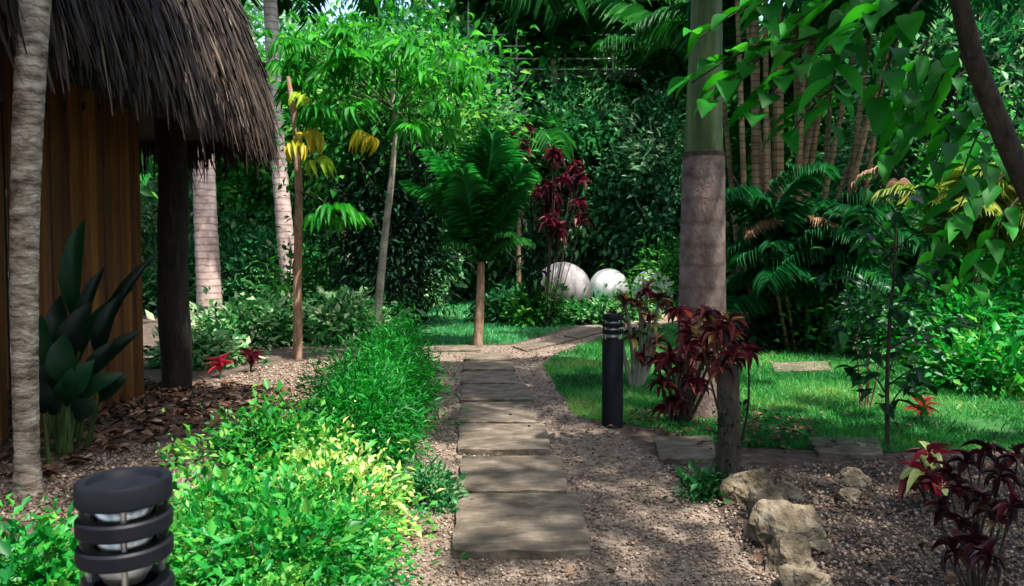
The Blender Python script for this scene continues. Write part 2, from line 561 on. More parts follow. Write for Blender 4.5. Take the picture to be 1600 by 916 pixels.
# ------------------------------------------------------------------ frond of a feather palm, +Y outward, rising then arching
def frond_mesh(name, L=2.0, n=34, ll=0.45, lw=0.035, rise=0.9, droop=1.5, vee=0.5, mat='palm_leaf', hang=0.35):
    mb = MB()
    pts, ang = [], rise
    p = Vector((0, 0, 0))
    seg = 16
    for i in range(seg + 1):
        pts.append(p.copy())
        a = rise - droop * (i / seg) ** 1.4
        p = p + Vector((0, math.cos(a), math.sin(a))) * (L / seg)
    tube(mb, pts, taper(0.022 * L / 2, 0.004, seg + 1), 5, 0.75)
    pos, dirs, nr, LL = [], [], [], []
    for s in (-1, 1):
        for k in range(n):
            u = 0.14 + 0.86 * (k + random.uniform(-.3, .3)) / n
            u = min(max(u, 0.1), 0.999)
            q = u * seg
            i = min(int(q), seg - 1)
            pt = pts[i].lerp(pts[i + 1], q - i)
            tg = (pts[i + 1] - pts[i]).normalized()
            up = Vector((0, -tg.z, tg.y))
            fwd = 0.45 + 0.9 * u ** 3
            dv = (Vector((s, 0, 0)) + tg * fwd + up * (vee * (1 - .5 * u) + random.uniform(-.15, .15)) + Vector((0, 0, -hang * random.uniform(.5, 1.5)))).normalized()
            pos.append(pt)
            dirs.append(dv)
            nr.append(up + Vector((0, 0, .3)) + Vector((-s * .4, 0, 0)))
            LL.append(ll * (0.45 + 0.75 * math.sin(math.pi * min(1, 0.18 + 0.74 * u))) * random.uniform(.85, 1.1))
    scatter(mb, T_LANCE, np.array(pos), np.array(dirs), np.array(nr), np.array(LL), lw, np.clip(0.5 + .2 * rng.normal(size=len(pos)), 0, 1))
    me = mb.mesh(name)
    me.materials.append(M[mat])
    return me


def add_fronds(parent, meshes, at, count, tilt=(-20, 25), name='frond', scale=(0.85, 1.1), rz0=0.0, arc=360):
    for i in range(count):
        o = link(name, meshes[i % len(meshes)], None, parent)
        o.location = at
        o.rotation_euler = (R(random.uniform(*tilt)), random.uniform(-.2, .2), R(rz0 + arc * (i + random.uniform(-.3, .3)) / count))
        s = random.uniform(*scale)
        o.scale = (s, s, s)


def leaf_parts(parent, meshes, items, name='leaf'):
    """each big leaf its own object: items = (base, direction, normal, length, width)"""
    for b, d, nrm, L, W in items:
        d = Vector(d).normalized()
        x = d.cross(Vector(nrm))
        if x.length < 1e-3:
            x = d.cross(Vector((1, 0, .2)))
        x.normalize()
        z = x.cross(d)
        o = link(name, random.choice(meshes), None, parent)
        mt = Matrix((x, d, z)).transposed().to_4x4()
        mt = Matrix.Translation(Vector(b)) @ mt @ Matrix.Diagonal((W, L, L, 1))
        o.matrix_local = mt


def leaf_mesh(name, tpl, mat, tone):
    mb = MB()
    mb.add(tpl[0], tpl[1], tone)
    me = mb.mesh(name, True)
    me.materials.append(M[mat])
    return me


# ================================================================== THE GROUND
def sheet(name, poly, z, mat):
    me = bpy.data.meshes.new(name)
    bm = bmesh.new()
    vs_ = [bm.verts.new((p[0], p[1], z)) for p in poly]
    f = bm.faces.new(vs_)
    if f.normal.z < 0:
        f.normal_flip()
    bmesh.ops.triangulate(bm, faces=[f])
    bm.normal_update()
    for f in bm.faces:
        if f.normal.z < 0:
            f.normal_flip()
    bm.to_mesh(me)
    bm.free()
    return structure(name, me, mat)


mb = MB()
nx = 61
gx = np.linspace(-90, 90, nx)
gy = np.linspace(-60, 120, nx)
GX, GY = np.meshgrid(gx, gy)
GZ = np.where(GY > 30, (np.maximum(GY - 30, 0) / 20) ** 1.3 * 1.6, 0.0)
V = np.stack([GX, GY, GZ], -1).reshape(-1, 3)
ii = np.arange(nx * nx).reshape(nx, nx)
Fc = np.stack([ii[:-1, :-1], ii[:-1, 1:], ii[1:, 1:], ii[1:, :-1]], -1).reshape(-1, 4)
mb.add(V, Fc)
structure('ground', mb.mesh('ground'), 'soil')

path_px = [(500, 980), (590, 900), (640, 800), (648, 720), (662, 620), (664, 565), (664, 545), (720, 541), (800, 541), (880, 519), (950, 499), (1080, 487), (1250, 482),
           (1250, 490), (1080, 498), (955, 522), (868, 553), (852, 575), (872, 615), (905, 655), (990, 690), (1040, 735), (1110, 790), (1160, 860), (1230, 980)]
PATH = [G(*p) for p in path_px]
PATH[0] = Vector((-1.1, 1.2, 0))
PATH[-1] = Vector((1.25, 1.2, 0))
PATH = [Vector((-1.0, -3, 0))] + PATH + [Vector((1.3, -3, 0))]


def rough(poly, amp=.07, step=.22):
    out_ = []
    for a, b_ in zip(poly, poly[1:] + poly[:1]):
        n_ = max(1, min(60, int((b_ - a).length / step)))
        for i_ in range(n_):
            p_ = a.lerp(b_, i_ / n_)
            k_ = amp * min(1.5, .6 + p_.y * .05)
            out_.append(Vector((p_.x + k_ * noise.noise((p_.x * 2.3, p_.y * 2.3, 1.7)) + .4 * k_ * noise.noise((p_.x * 8, p_.y * 8, 4.1)),
                                p_.y + k_ * noise.noise((p_.x * 2.3, p_.y * 2.3, 9.2)) + .4 * k_ * noise.noise((p_.x * 8, p_.y * 8, 6.6)), 0)))
    return out_


PATH = rough(PATH)
sheet('gravel_path', PATH, 0.009, 'gravel_bed')

LEFT_BED = [G(*p) for p in [(45, 800), (60, 720), (300, 690), (420, 640), (330, 600), (420, 570), (590, 555), (560, 590), (480, 650), (330, 730), (260, 830)]]
LEFT_BED[0].x -= 1.5
LEFT_BED = rough(LEFT_BED)
sheet('gravel_bed', LEFT_BED, 0.005, 'gravel_bed')
LAWN = [G(*p) for p in [(905, 655), (870, 612), (852, 575), (868, 556), (960, 524), (1085, 500), (1260, 492), (1500, 500), (1640, 545), (1800, 640), (1750, 702), (1400, 704), (1165, 700), (1035, 672)]]
LAWN = rough(LAWN, .13)
sheet('lawn', LAWN, 0.005, 'lawn')
FAR_LAWN = [G(*p) for p in [(560, 538), (664, 541), (800, 538), (875, 516), (945, 496), (1080, 484), (1200, 478), (1100, 462), (900, 457), (600, 460), (480, 480), (500, 520)]]
FAR_LAWN = rough(FAR_LAWN, .12, .5)
sheet('far_lawn', FAR_LAWN, 0.005, 'lawn')


def grass(name, poly, n, h, w, mat, label, dmin, dmax):
    xs = np.array([p[0] for p in poly])
    ys = np.array([p[1] for p in poly])
    y0, y1 = ys.min(), ys.max()
    # more blades close to the camera
    u = rng.random(n * 3)
    yy = 1 / (1 / y0 + u * (1 / y1 - 1 / y0))
    xx = xs.min() + rng.random(n * 3) * (xs.max() - xs.min())
    k = in_poly(xx, yy, poly)
    xx, yy = xx[k][:n], yy[k][:n]
    # worn patches
    keep = np.array([noise.noise((a * 1.6, b * 1.6, 3.3)) for a, b in zip(xx, yy)]) + 0.60 > rng.random(len(xx)) * 0.6
    xx, yy = xx[keep], yy[keep]
    m_ = len(xx)
    d = rand_dirs(m_) * 0.85 + np.array([0, 0, 1.0])
    scl = (0.6 + 0.8 * rng.random(m_)) * (0.7 + 0.06 * yy)
    mb_ = MB()
    pos = np.stack([xx, yy, np.full(m_, 0.004)], -1)
    tone = np.clip(np.array([0.42 + 0.75 * noise.noise((a * .8, b * .8, 0)) + .25 * noise.noise((a * 4, b * 4, 5)) for a, b in zip(xx, yy)]) + .16 * rng.normal(size=m_), 0, 1)  # broad noise puts mottled shade into the blade tone, over natural variation
    scatter(mb_, T_BLADE, pos, d, rand_dirs(m_) + np.array([0, 0, .6]), h * scl, w * (0.6 + 0.1 * yy), tone)
    o = mb_.build(name, mat, kind='stuff')
    return tag(o, label, 'grass')


grass('grass', LAWN, 120000, 0.055, 0.008, 'grass', 'short bright green grass of the lawn right of the path', 5, 17)
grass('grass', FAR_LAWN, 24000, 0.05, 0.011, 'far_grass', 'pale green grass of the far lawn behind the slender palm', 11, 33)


def pebbles(name, poly, n, y0, y1, s0, s1, label, avoid=()):
    xs = [p[0] for p in poly]
    u = rng.random(n * 3)
    yy = 1 / (1 / y0 + u * (1 / y1 - 1 / y0))
    xx = min(xs) + rng.random(n * 3) * (max(xs) - min(xs))
    k = in_poly(xx, yy, poly)
    for a in avoid:
        k &= ~in_poly(xx, yy, a)
    xx, yy = xx[k][:n], yy[k][:n]
    m_ = len(xx)
    oct_v = np.array([(1, 0, 0), (0, 1, 0), (-1, 0, 0), (0, -1, 0), (0, 0, .75), (0, 0, -.6)], np.float32)
    oct_f = np.array([(0, 1, 4), (1, 2, 4), (2, 3, 4), (3, 0, 4), (1, 0, 5), (2, 1, 5), (3, 2, 5), (0, 3, 5)], np.int32)
    s = (s0 + (s1 - s0) * rng.random(m_) ** 2.2) * (0.75 + 0.07 * yy)
    jit = 0.6 + 0.8 * rng.random((m_, 6, 3)).astype(np.float32)
    a = rng.random(m_) * 6.28
    Vp = oct_v[None] * jit * s[:, None, None]
    ca, sa = np.cos(a)[:, None], np.sin(a)[:, None]
    x = Vp[..., 0] * ca - Vp[..., 1] * sa
    y = Vp[..., 0] * sa + Vp[..., 1] * ca
    Vp = np.stack([x + xx[:, None], y + yy[:, None], Vp[..., 2] + 0.010 + 0.4 * s[:, None]], -1)
    fc = (oct_f[None] + (np.arange(m_) * 6)[:, None, None]).reshape(-1, 3)
    mb_ = MB()
    tone = np.clip(0.42 + .25 * rng.normal(size=m_), 0, 1)
    mb_.add(Vp.reshape(-1, 3), fc, np.repeat(tone, 8))
    return tag(mb_.build(name, 'pebble', kind='stuff'), label, 'gravel')


# ------------------------------------------------------------------ stepping stones
def slab_obj(name, quad, h, mat='slab', seed=0):
    """irregular flagstone: outline from four ground corners, worn uneven edges, bevelled"""
    rs = random.Random(seed)
    bm = bmesh.new()
    q = [Vector((p[0], p[1], 0)) for p in quad]
    c = sum(q, Vector()) / 4
    ring = []
    for i in range(4):
        a, b = q[i], q[(i + 1) % 4]
        for k in range(7):
            t_ = k / 7
            p = a.lerp(b, t_)
            nrm = (p - c).normalized()
            p = p + nrm * rs.uniform(-.010, .008) if k else p - nrm * 0.012
            ring.append(p)
    bot = [bm.verts.new((p.x - c.x, p.y - c.y, -0.03)) for p in ring]
    top = [bm.verts.new((p.x - c.x, p.y - c.y, h + rs.uniform(-.003, .003))) for p in ring]
    n = len(ring)
    for i in range(n):
        bm.faces.new((bot[i], bot[(i + 1) % n], top[(i + 1) % n], top[i]))
    f = bm.faces.new(top)
    bmesh.ops.recalc_face_normals(bm, faces=bm.faces)
    res = bmesh.ops.inset_region(bm, faces=[f], thickness=0.02, depth=0.006)
    bmesh.ops.triangulate(bm, faces=[g for g in bm.faces if len(g.verts) > 4])
    me = bpy.data.meshes.new(name)
    bm.to_mesh(me)
    bm.free()
    o = link(name, me, mat)
    o.location = c
    return o


steps = [  # xl_top, xr_top, ytop, xl_bot, xr_bot, ybot, label
    (718, 903, 785, 706, 926, 878, 'largest stepping stone nearest the camera, pale sun patch on its front edge'),
    (721, 876, 724, 716, 888, 781, 'second stepping stone from the camera, beside the small dark plant'),
    (717, 852, 672, 714, 862, 714, 'third stepping stone from the camera in the path of flagstones'),
    (722, 832, 637, 713, 840, 669, 'fourth stepping stone from the camera, thick dark front edge'),
    (722, 822, 608, 718, 834, 633, 'fifth stepping stone from the camera, crossed by a light streak'),
    (724, 802, 587, 719, 810, 606, 'sixth stepping stone from the camera in the path of flagstones'),
    (726, 800, 570, 721, 806, 584, 'seventh stepping stone from the camera, narrow from this angle'),
    (728, 796, 557, 724, 801, 568, 'farthest stepping stone of the straight row, where the path turns'),
]
SLABS = []
for i, (a, b, y0, c, d, y1, lab) in enumerate(steps):
    q = [G(a, y0), G(b, y0), G(d, y1), G(c, y1)]
    SLABS.append([(p.x, p.y) for p in q])
    tag(slab_obj('stepping_stone', q, 0.05, seed=i), lab, 'stepping stone', 'stepping stones of the garden path')
side = [
    ([(1022, 690), (1112, 688), (1120, 724), (1030, 727)], 'grey flagstone in front of the red bush, left of the dark post'),
    ([(1262, 690), (1372, 692), (1380, 720), (1278, 716)], 'grey flagstone at the lawn edge left of the thin sapling stem'),
    ([(1205, 571), (1292, 569), (1300, 583), (1210, 585)], 'pale flagstone lying in the bright lawn right of the palm'),
    ([(668, 544), (750, 544), (752, 551), (664, 552)], 'long flagstone across the path end left of the slender palm'),
    ([(800, 544), (872, 529), (900, 533), (822, 552)], 'slanting flagstone where the path bends right to the spheres'),
    ([(880, 527), (936, 513), (950, 519), (902, 532)], 'last flagstone of the bend below the grey stone sphere'),
]
for i, (q, lab) in enumerate(side):
    qq = [G(*p) for p in q]
    SLABS.append([(p.x, p.y) for p in qq])
    tag(slab_obj('flagstone', qq, 0.035, seed=40 + i), lab, 'flagstone', 'flagstones beside and beyond the path')

pebbles('gravel', PATH, 46000, 2.2, 14, 0.003, 0.012, 'loose pinkish brown gravel of the garden path', SLABS)
pebbles('gravel', LEFT_BED, 9000, 3.5, 11, 0.005, 0.018, 'loose gravel of the bed between hut and hedge')
RIGHT_BED = [G(*p) for p in [(1030, 730), (1110, 735), (1400, 722), (1700, 730), (1800, 980), (1230, 980), (1160, 860), (1100, 785)]]
pebbles('gravel', RIGHT_BED, 16000, 2.2, 6, 0.003, 0.014, 'brown stony soil behind the row of rocks')


def litter(name, poly, n, s, label):
    xs = [p[0] for p in poly]
    ys = [p[1] for p in poly]
    xx = min(xs) + rng.random(n * 4) * (max(xs) - min(xs))
    yy = min(ys) + rng.random(n * 4) * (max(ys) - min(ys))
    k = in_poly(xx, yy, poly)
    xx, yy = xx[k][:n], yy[k][:n]
    m_ = len(xx)
    pos = np.stack([xx, yy, 0.012 + 0.03 * rng.random(m_)], -1)
    mb_ = MB()
    sc = s * (0.5 + rng.random(m_))
    scatter(mb_, T_LEAF, pos, rand_dirs(m_) * np.array([1, 1, .25]), rand_dirs(m_) * .5 + np.array([0, 0, 1.]), sc, sc * .4)
    return tag(mb_.build(name, 'mulch', kind='stuff'), label, 'leaf litter')


litter('leaf_litter', [(-6, 3.0), (-2.75, 4.3), (-2.6, 5.2), (-1.9, 6.6), (-2.2, 7.6), (-6, 8.5)], 3000, 0.10, 'reddish brown dead leaves heaped beside the hut')
litter('leaf_litter', [(p[0], p[1]) for p in RIGHT_BED], 260, 0.06, 'scattered dead leaves on the soil behind the rocks')
litter('leaf_litter', [(p[0], p[1]) for p in LAWN], 500, 0.07, 'fallen leaves scattered over the lawn right of the path')
litter('leaf_litter', [(1.2, 5.0), (2.5, 5.0), (2.4, 6.6), (0.9, 6.4)], 350, 0.07, 'dead leaves round the foot of the big palm')
litter('leaf_litter', [(-1.0, 1.5), (1.2, 1.5), (1.5, 5), (0.6, 11), (-0.9, 11), (-0.8, 4)], 220, 0.045, 'few dry leaves fallen on the gravel path')


# ================================================================== THE HUT
hut = thing('thatched_hut', 'thatched hut with orange brown plank wall at the left edge', 'hut', (-5.2, 5.2, 0))
HX, HY = -5.2, 5.2


def HL(x, y, z):
    return (x - HX, y - HY, z)


# side wall: vertical planks, seen at a glancing angle
pl_w = 0.125
y = 2.2
k = 0
plank_meshes = []
for v in range(5):
    bm = bmesh.new()
    bmesh.ops.create_cube(bm, size=1)
    for vv in bm.verts:
        vv.co = Vector((vv.co.x * 0.03, vv.co.y * pl_w * 0.86, vv.co.z * 2.75))
    bmesh.ops.bevel(bm, geom=list(bm.edges), offset=0.006, segments=1, affect='EDGES')
    for vv in bm.verts:
        vv.co.x += random.uniform(-.001, .001)
    me = bpy.data.meshes.new('plank')
    bm.to_mesh(me)
    bm.free()
    at_ = me.attributes.new('rnd', 'FLOAT', 'FACE')
    at_.data.foreach_set('value', [(.25, .62, .45, .78, .36)[v]] * len(me.polygons))
    me.materials.append(M['plank'])
    plank_meshes.append(me)
while y < 7.2:
    o = link('plank', plank_meshes[k % 5], None, hut)
    o.location = HL(-3.62 + (.022 if k % 2 else -.016) + random.uniform(-.006, .006), y, 1.40)
    o.rotation_euler = (0, 0, R(180 * (k % 2)) + random.uniform(-.02, .02))
    y += pl_w
    k += 1
x = -3.72
while x > -6.9:
    o = link('plank', plank_meshes[k % 5], None, hut)
    o.location = HL(x, 7.17 + random.uniform(-.005, .005), 1.40)
    o.rotation_euler = (0, 0, R(90))
    x -= pl_w
    k += 1
for (cx, cy, r_) in ((-3.47, 7.55, 0.145), (-3.4, 2.0, 0.13), (-6.9, 7.5, 0.14), (-6.9, 2.0, 0.14)):
    mbp = MB()
    pts = [(cx - HX + 0.02 * math.sin(i * 1.3), cy - HY + .02 * math.cos(i * 1.7), -0.05 + 3.0 * i / 9) for i in range(10)]
    tube(mbp, pts, [r_ * (1.05 - .012 * i + random.uniform(-.03, .03)) for i in range(10)], 14, wob=0.03)
    mbp.build('post', 'log', hut, True)
for (a, b) in (((-3.45, 1.6, 2.82), (-3.45, 7.9, 2.82)), ((-7.1, 7.5, 2.92), (-3.2, 7.5, 2.92))):
    mbp = MB()
    tube(mbp, bent(HL(*a), HL(*b), n=5), 0.09, 10)
    mbp.build('eave_beam', 'log', hut, True)
# rafters poking out under the eave
for yy in np.arange(2.4, 8.0, 0.7):
    mbp = MB()
    tube(mbp, [HL(-2.95, yy, 2.72), HL(-3.9, yy, 3.55), HL(-5.1, yy, 4.9)], 0.045, 8)
    mbp.build('rafter', 'log', hut, True)
# roof: thick palm thatch that hangs steeply at the eave and rounds over towards the ridge
prof = [(0.0, 2.76), (0.06, 3.16), (0.16, 3.62), (0.34, 4.2), (0.75, 4.88), (1.4, 5.45), (2.15, 5.85)]


def roof_ring(inset, n=96):
    hx, hy = 2.40 - inset, 3.9 - inset
    rad = max(0.04, 0.75 - inset * 0.3)
    rad = min(rad, hx, hy)
    pts = []
    corners = [(hx - rad, hy - rad, 0), (-(hx - rad), hy - rad, 90), (-(hx - rad), -(hy - rad), 180), (hx - rad, -(hy - rad), 270)]
    for cx, cy, a0 in corners:
        for i in range(n // 4):
            a = R(a0 + 90 * i / (n // 4 - 1))
            pts.append((cx + rad * math.cos(a), cy + rad * math.sin(a)))
    return pts


mbr = MB()
rings = []
for ins, z in prof:
    rings.append([(x, y, z) for x, y in roof_ring(ins + 0.06)])
nr_ = len(rings[0])
V = [p for r_ in rings for p in r_]
Fc = []
for i in range(len(rings) - 1):
    for k in range(nr_):
        Fc.append((i * nr_ + k, i * nr_ + (k + 1) % nr_, (i + 1) * nr_ + (k + 1) % nr_, (i + 1) * nr_ + k))
mbr.add(V, Fc)
mbr.add([(0, 0, 3.05)] + [(p[0], p[1], 2.80) for p in rings[0]], [(0, 1 + (k + 1) % nr_, 1 + k) for k in range(nr_)])
mbr.add([(0, 0, 5.9)] + rings[-1], [(0, 1 + k, 1 + (k + 1) % nr_) for k in range(nr_)])
roof = mbr.build('roof', 'thatch_core', hut)
mbt = MB()
pos, dr, nr2, LL, tone = [], [], [], [], []
zs = np.array([p[1] for p in prof])
ins = np.array([p[0] for p in prof])
# perimeter with constant spacing
per = roof_ring(0.0, 400)
per = np.array(per)
seglen = np.linalg.norm(np.roll(per, -1, 0) - per, axis=1)
cum = np.concatenate([[0], np.cumsum(seglen)])


def per_pt(s, inset):
    i = np.searchsorted(cum, s, side='right') - 1
    i = min(max(i, 0), len(per) - 1)
    f = (s - cum[i]) / max(seglen[i], 1e-6)
    p = per[i] * (1 - f) + per[(i + 1) % len(per)] * f
    t_ = per[(i + 1) % len(per)] - per[i]
    t_ = t_ / max(np.linalg.norm(t_), 1e-6)
    nrm = np.array([t_[1], -t_[0]])
    return p - nrm * inset, nrm, t_


for _ in range(24000):
    s = random.uniform(0, cum[-1])
    z = 2.79 + 2.8 * random.random() ** 1.7
    inn = float(np.interp(z, zs, ins))
    p, nrm, t_ = per_pt(s, min(inn, 2.0))
    if nrm[0] < -0.5 and random.random() < 0.7:
        continue
    i2 = float(np.interp(z - .3, zs, ins))
    slope = (inn - i2) if z > 3.07 else 0.03
    L_ = random.uniform(.35, .75)
    if z < 3.15:
        L_ = random.uniform(.18, .62) * random.uniform(.55, 1)
    pos.append((p[0] + nrm[0] * random.uniform(0, .09), p[1] + nrm[1] * random.uniform(0, .09), z))
    sd = random.gauss(0, .12)
    dr.append((nrm[0] * (slope / .3 + .05 + random.uniform(-.04, .12)) + t_[0] * sd, nrm[1] * (slope / .3 + .05 + random.uniform(-.04, .12)) + t_[1] * sd, -1))
    nr2.append((nrm[0] + random.gauss(0, .4), nrm[1] + random.gauss(0, .4), .3))
    LL.append(L_)
    tn = random.gauss(.34, .24)
    if random.random() < 0.045:
        tn = random.uniform(.85, 1)
    tone.append(min(max(tn, 0), 1))
for _ in range(1500):          # loose, longer strands of the ragged eave
    s = random.uniform(0, cum[-1])
    z = random.uniform(2.78, 4.6)
    p, nrm, t_ = per_pt(s, float(np.interp(z, zs, ins)))
    pos.append((p[0] + nrm[0] * .08, p[1] + nrm[1] * .08, z))
    dr.append((nrm[0] * random.uniform(.0, .35) + t_[0] * random.gauss(0, .3), nrm[1] * random.uniform(.0, .35) + t_[1] * random.gauss(0, .3), -1))
    nr2.append((nrm[0] + random.gauss(0, .5), nrm[1] + random.gauss(0, .5), .2))
    LL.append(random.uniform(.35, .85) * (1 if z > 3.2 else random.uniform(.5, 1)))
    tone.append(min(1, max(0, random.gauss(.6, .3))))
scatter(mbt, T_STRIP, np.array(pos), np.array(dr), np.array(nr2), np.array(LL), rng.uniform(.008, .034, len(pos)), np.array(tone))
mbt.build('thatch', 'thatch', roof, kind='stuff')


# ================================================================== BOLLARD LIGHTS
def lathe(mb, prof, n=40, rnd=.5):
    V = []
    for r_, z in prof:
        for k in range(n):
            a = 2 * math.pi * k / n
            V.append((r_ * math.cos(a), r_ * math.sin(a), z))
    Fc = []
    for i in range(len(prof) - 1):
        for k in range(n):
            Fc.append((i * n + k, i * n + (k + 1) % n, (i + 1) * n + (k + 1) % n, (i + 1) * n + k))
    mb.add(V, Fc, rnd)


BR, BH = 0.0845, 0.90
boll = thing('bollard_light', 'black cylindrical bollard light close up in the bottom left corner', 'bollard light', G(187, 411 + 1506 / 1.39 * 1.0), 0, 'black garden bollard lights')
boll.location = (-0.741, 1.39, 0)
b = MB()
lathe(b, [(BR + .006, 0.0), (BR + .006, .012), (BR, .016), (BR, BH - .205), (BR - .004, BH - .198), (0.05, BH - .198)])
b.build('body', 'black_metal', boll, True)
b = MB()
lathe(b, [(0.055, BH - .043), (BR - .004, BH - .043), (BR, BH - .039), (BR, BH - .006), (BR - .003, BH), (BR - .012, BH + .001), (BR - .019, BH - .001), (BR - .024, BH - .012), (0.001, BH - .014)])
b.build('cap', 'black_metal', boll, True)
for zc in (BH - .083, BH - .137):
    b = MB()
    lathe(b, [(0.052, zc - .016), (BR - .004, zc - .016), (BR, zc - .012), (BR, zc + .012), (BR - .004, zc + .016), (0.052, zc + .016)])
    b.build('louvre_ring', 'black_metal', boll, True)
b = MB()
lathe(b, [(0.077, BH - .198), (0.077, BH - .044)], 32)
b.build('lens', 'glass', boll, True)
b = MB()
lathe(b, [(0.03, BH - .197), (0.052, BH - .155), (0.03, BH - .15), (0.03, BH - .143), (0.054, BH - .101), (0.03, BH - .098), (0.03, BH - .09), (0.054, BH - .048), (0.03, BH - .044)], 32)
b.build('reflector', 'silver', boll)
for k in range(3):
    b = MB()
    a = R(-64 + 120 * k)
    tube(b, [(0.06 * math.cos(a), .06 * math.sin(a), BH - .2), (0.06 * math.cos(a), .06 * math.sin(a), BH - .04)], 0.0055, 8)
    b.build('support_rod', 'silver', boll, True)
far_b = copy_tree(boll, (0.805, 5.86, 0), R(20), 'black bollard light standing between the path and the red plants', 'black garden bollard lights')


# ================================================================== STONE SPHERES
def sphere(px, py, dpx, d, mat, label, seed):
    c = P(px, py, d)
    r_ = dpx / F_PX * d / 2
    bm = bmesh.new()
    bmesh.ops.create_icosphere(bm, subdivisions=5, radius=r_)
    for v in bm.verts:
        n_ = noise.fractal(v.co * (1.6 / r_) + Vector((seed, 0, 0)), 0.9, 2, 4)
        v.co *= 1 + 0.010 * n_
        if v.co.z < -r_ * 0.93:
            v.co.z = -r_ * 0.93
    me = bpy.data.meshes.new('stone_sphere')
    bm.to_mesh(me)
    bm.free()
    me.shade_smooth()
    o = link('stone_sphere', me, mat)
    o.location = (c.x, c.y, r_ * 0.93)
    return tag(o, label, 'stone sphere', 'stone spheres beyond the path bend')


sphere(879, 457, 90, 17.6, 'stone_grey', 'largest grey stone sphere at the bend of the path', 1)
sphere(951, 452, 62, 22.0, 'stone_white', 'white stone sphere just right of the grey one', 5)
sphere(1020, 456, 66, 20.5, 'stone_white', 'white stone sphere beside the big palm trunk, behind red leaves', 9)

# ================================================================== ROCKS
rocks = [  # px centre, py base, width px, height px, label
    (1178, 790, 80, 50, 'pinkish rounded rock at the foot of the dark post'),
    (1212, 818, 72, 46, 'yellowish lumpy rock, second of the row from the post'),
    (1236, 862, 122, 62, 'large pointed tan rock in the middle of the row'),
    (1246, 905, 96, 50, 'long pale rock lying in front of the pointed one'),
    (1262, 936, 76, 46, 'flat pale rock at the bottom edge of the picture'),
    (1240, 780, 44, 24, 'small brownish rock behind the pinkish rock'),
    (1330, 790, 50, 22, 'low brown stone half buried in the soil right of the rocks'),
    (1338, 762, 60, 22, 'low reddish stone at the back of the soil bed'),
]
for i, (px, py, w, h, lab) in enumerate(rocks):
    g = G(px, py)
    mpp = g.y / F_PX
    W_, H_ = w * mpp * 1.0, h * mpp * 1.1
    rs = random.Random(i * 7 + 3)
    bm = bmesh.new()
    bmesh.ops.create_icosphere(bm, subdivisions=4, radius=1.0)
    planes = []
    for _ in range(13):
        u = Vector((rs.gauss(0, 1), rs.gauss(0, 1), rs.gauss(.25, .6))).normalized()
        planes.append((u, rs.uniform(.48, .80)))
    for v in bm.verts:
        c_ = v.co.copy()
        for u, dd in planes:
            e_ = c_.dot(u) - dd
            if e_ > 0:
                c_ -= u * e_ * .97
        c_ += c_.normalized() * (.13 * noise.fractal(c_ * 3.2 + Vector((i * 5.3, 0, 0)), 1, 2, 5))
        v.co = Vector((c_.x * W_ / 2 * 1.3, c_.y * W_ * .5, c_.z * H_ * .85 + H_ * .22))
    me = bpy.data.meshes.new('rock')
    bm.to_mesh(me)
    bm.free()
    me.shade_smooth()
    me.set_sharp_from_angle(angle=R(22))
    o = link('rock', me, 'rock')
    o.rotation_euler = (0, 0, rs.uniform(-.4, .4))
    o.location = (g.x, g.y + W_ * .3, 0)
    tag(o, lab, 'rock', 'rocks edging the soil bed')

# ================================================================== TREES WITH THEIR OWN FACE
FROND_BIG = [frond_mesh('frond', 2.6, 46, .62, .045, .9, 1.9, .3), frond_mesh('frond', 2.4, 44, .58, .045, .6, 1.7, .3)]
FROND_UP = [frond_mesh('frond', 1.95, 60, .42, .026, 1.5, .35, .55, 'palm_bright', .15), frond_mesh('frond', 1.9, 60, .42, .026, 1.35, .45, .55, 'palm_bright', .15), frond_mesh('frond', 1.75, 60, .40, .026, 1.18, .5, .55, 'palm_bright', .2)]
FROND_MID = [frond_mesh('frond', 1.8, 40, .42, .03, 1.15, 1.5, .5, 'palm_leaf'), frond_mesh('frond', 1.7, 40, .40, .03, 1.25, 1.2, .55, 'palm_leaf')]
FROND_DARK = [frond_mesh('frond', 1.8, 34, .48, .045, 1.0, 1.7, .3, 'palm_dark'), frond_mesh('frond', 1.7, 32, .46, .045, .7, 1.7, .3, 'palm_dark')]
FROND_YEL = [frond_mesh('frond', 1.5, 40, .42, .028, 1.1, 1.5, .4, 'palm_yellow'), frond_mesh('frond', 1.5, 40, .40, .028, .8, 1.5, .4, 'palm_yellow')]


def ringed(h0, h1, r0, r1, n, x=0, y=0, bow=(0, 0, 0), amp=0.02):
    pts = bent((0, 0, h0), (x, y, h1), bow, n)
    rad = [(r0 + (r1 - r0) * i / (n - 1)) * (1 + (amp if i % 2 else -amp)) for i in range(n)]
    return pts, rad


# the big palm right of the path
base = G(1095, 650)
pm = thing('royal_palm', 'big palm with thick brown trunk and green crownshaft right of the path', 'palm tree', base)
b = MB()
pts, rad = ringed(-0.05, 2.2, .215, .175, 26, amp=.006)
tube(b, pts, rad, 24)
b.build('trunk', 'bark_palm', pm, True)
b = MB()
lathe(b, [(.168, 2.19), (.178, 2.2), (.178, 2.235), (.165, 2.245)], 24)
b.build('leaf_scar', 'bark_dark', pm, True)
b = MB()
tube(b, [(0, 0, 2.24), (0, 0, 2.6), (0.01, 0, 3.2), (.015, 0, 3.9), (0.02, 0, 4.4)], [.160, .150, .135, .115, .08], 20)
b.build('crownshaft', 'crownshaft', pm, True)
add_fronds(pm, FROND_BIG, (0.02, 0, 4.35), 9, (-5, 25), scale=(1.0, 1.2))

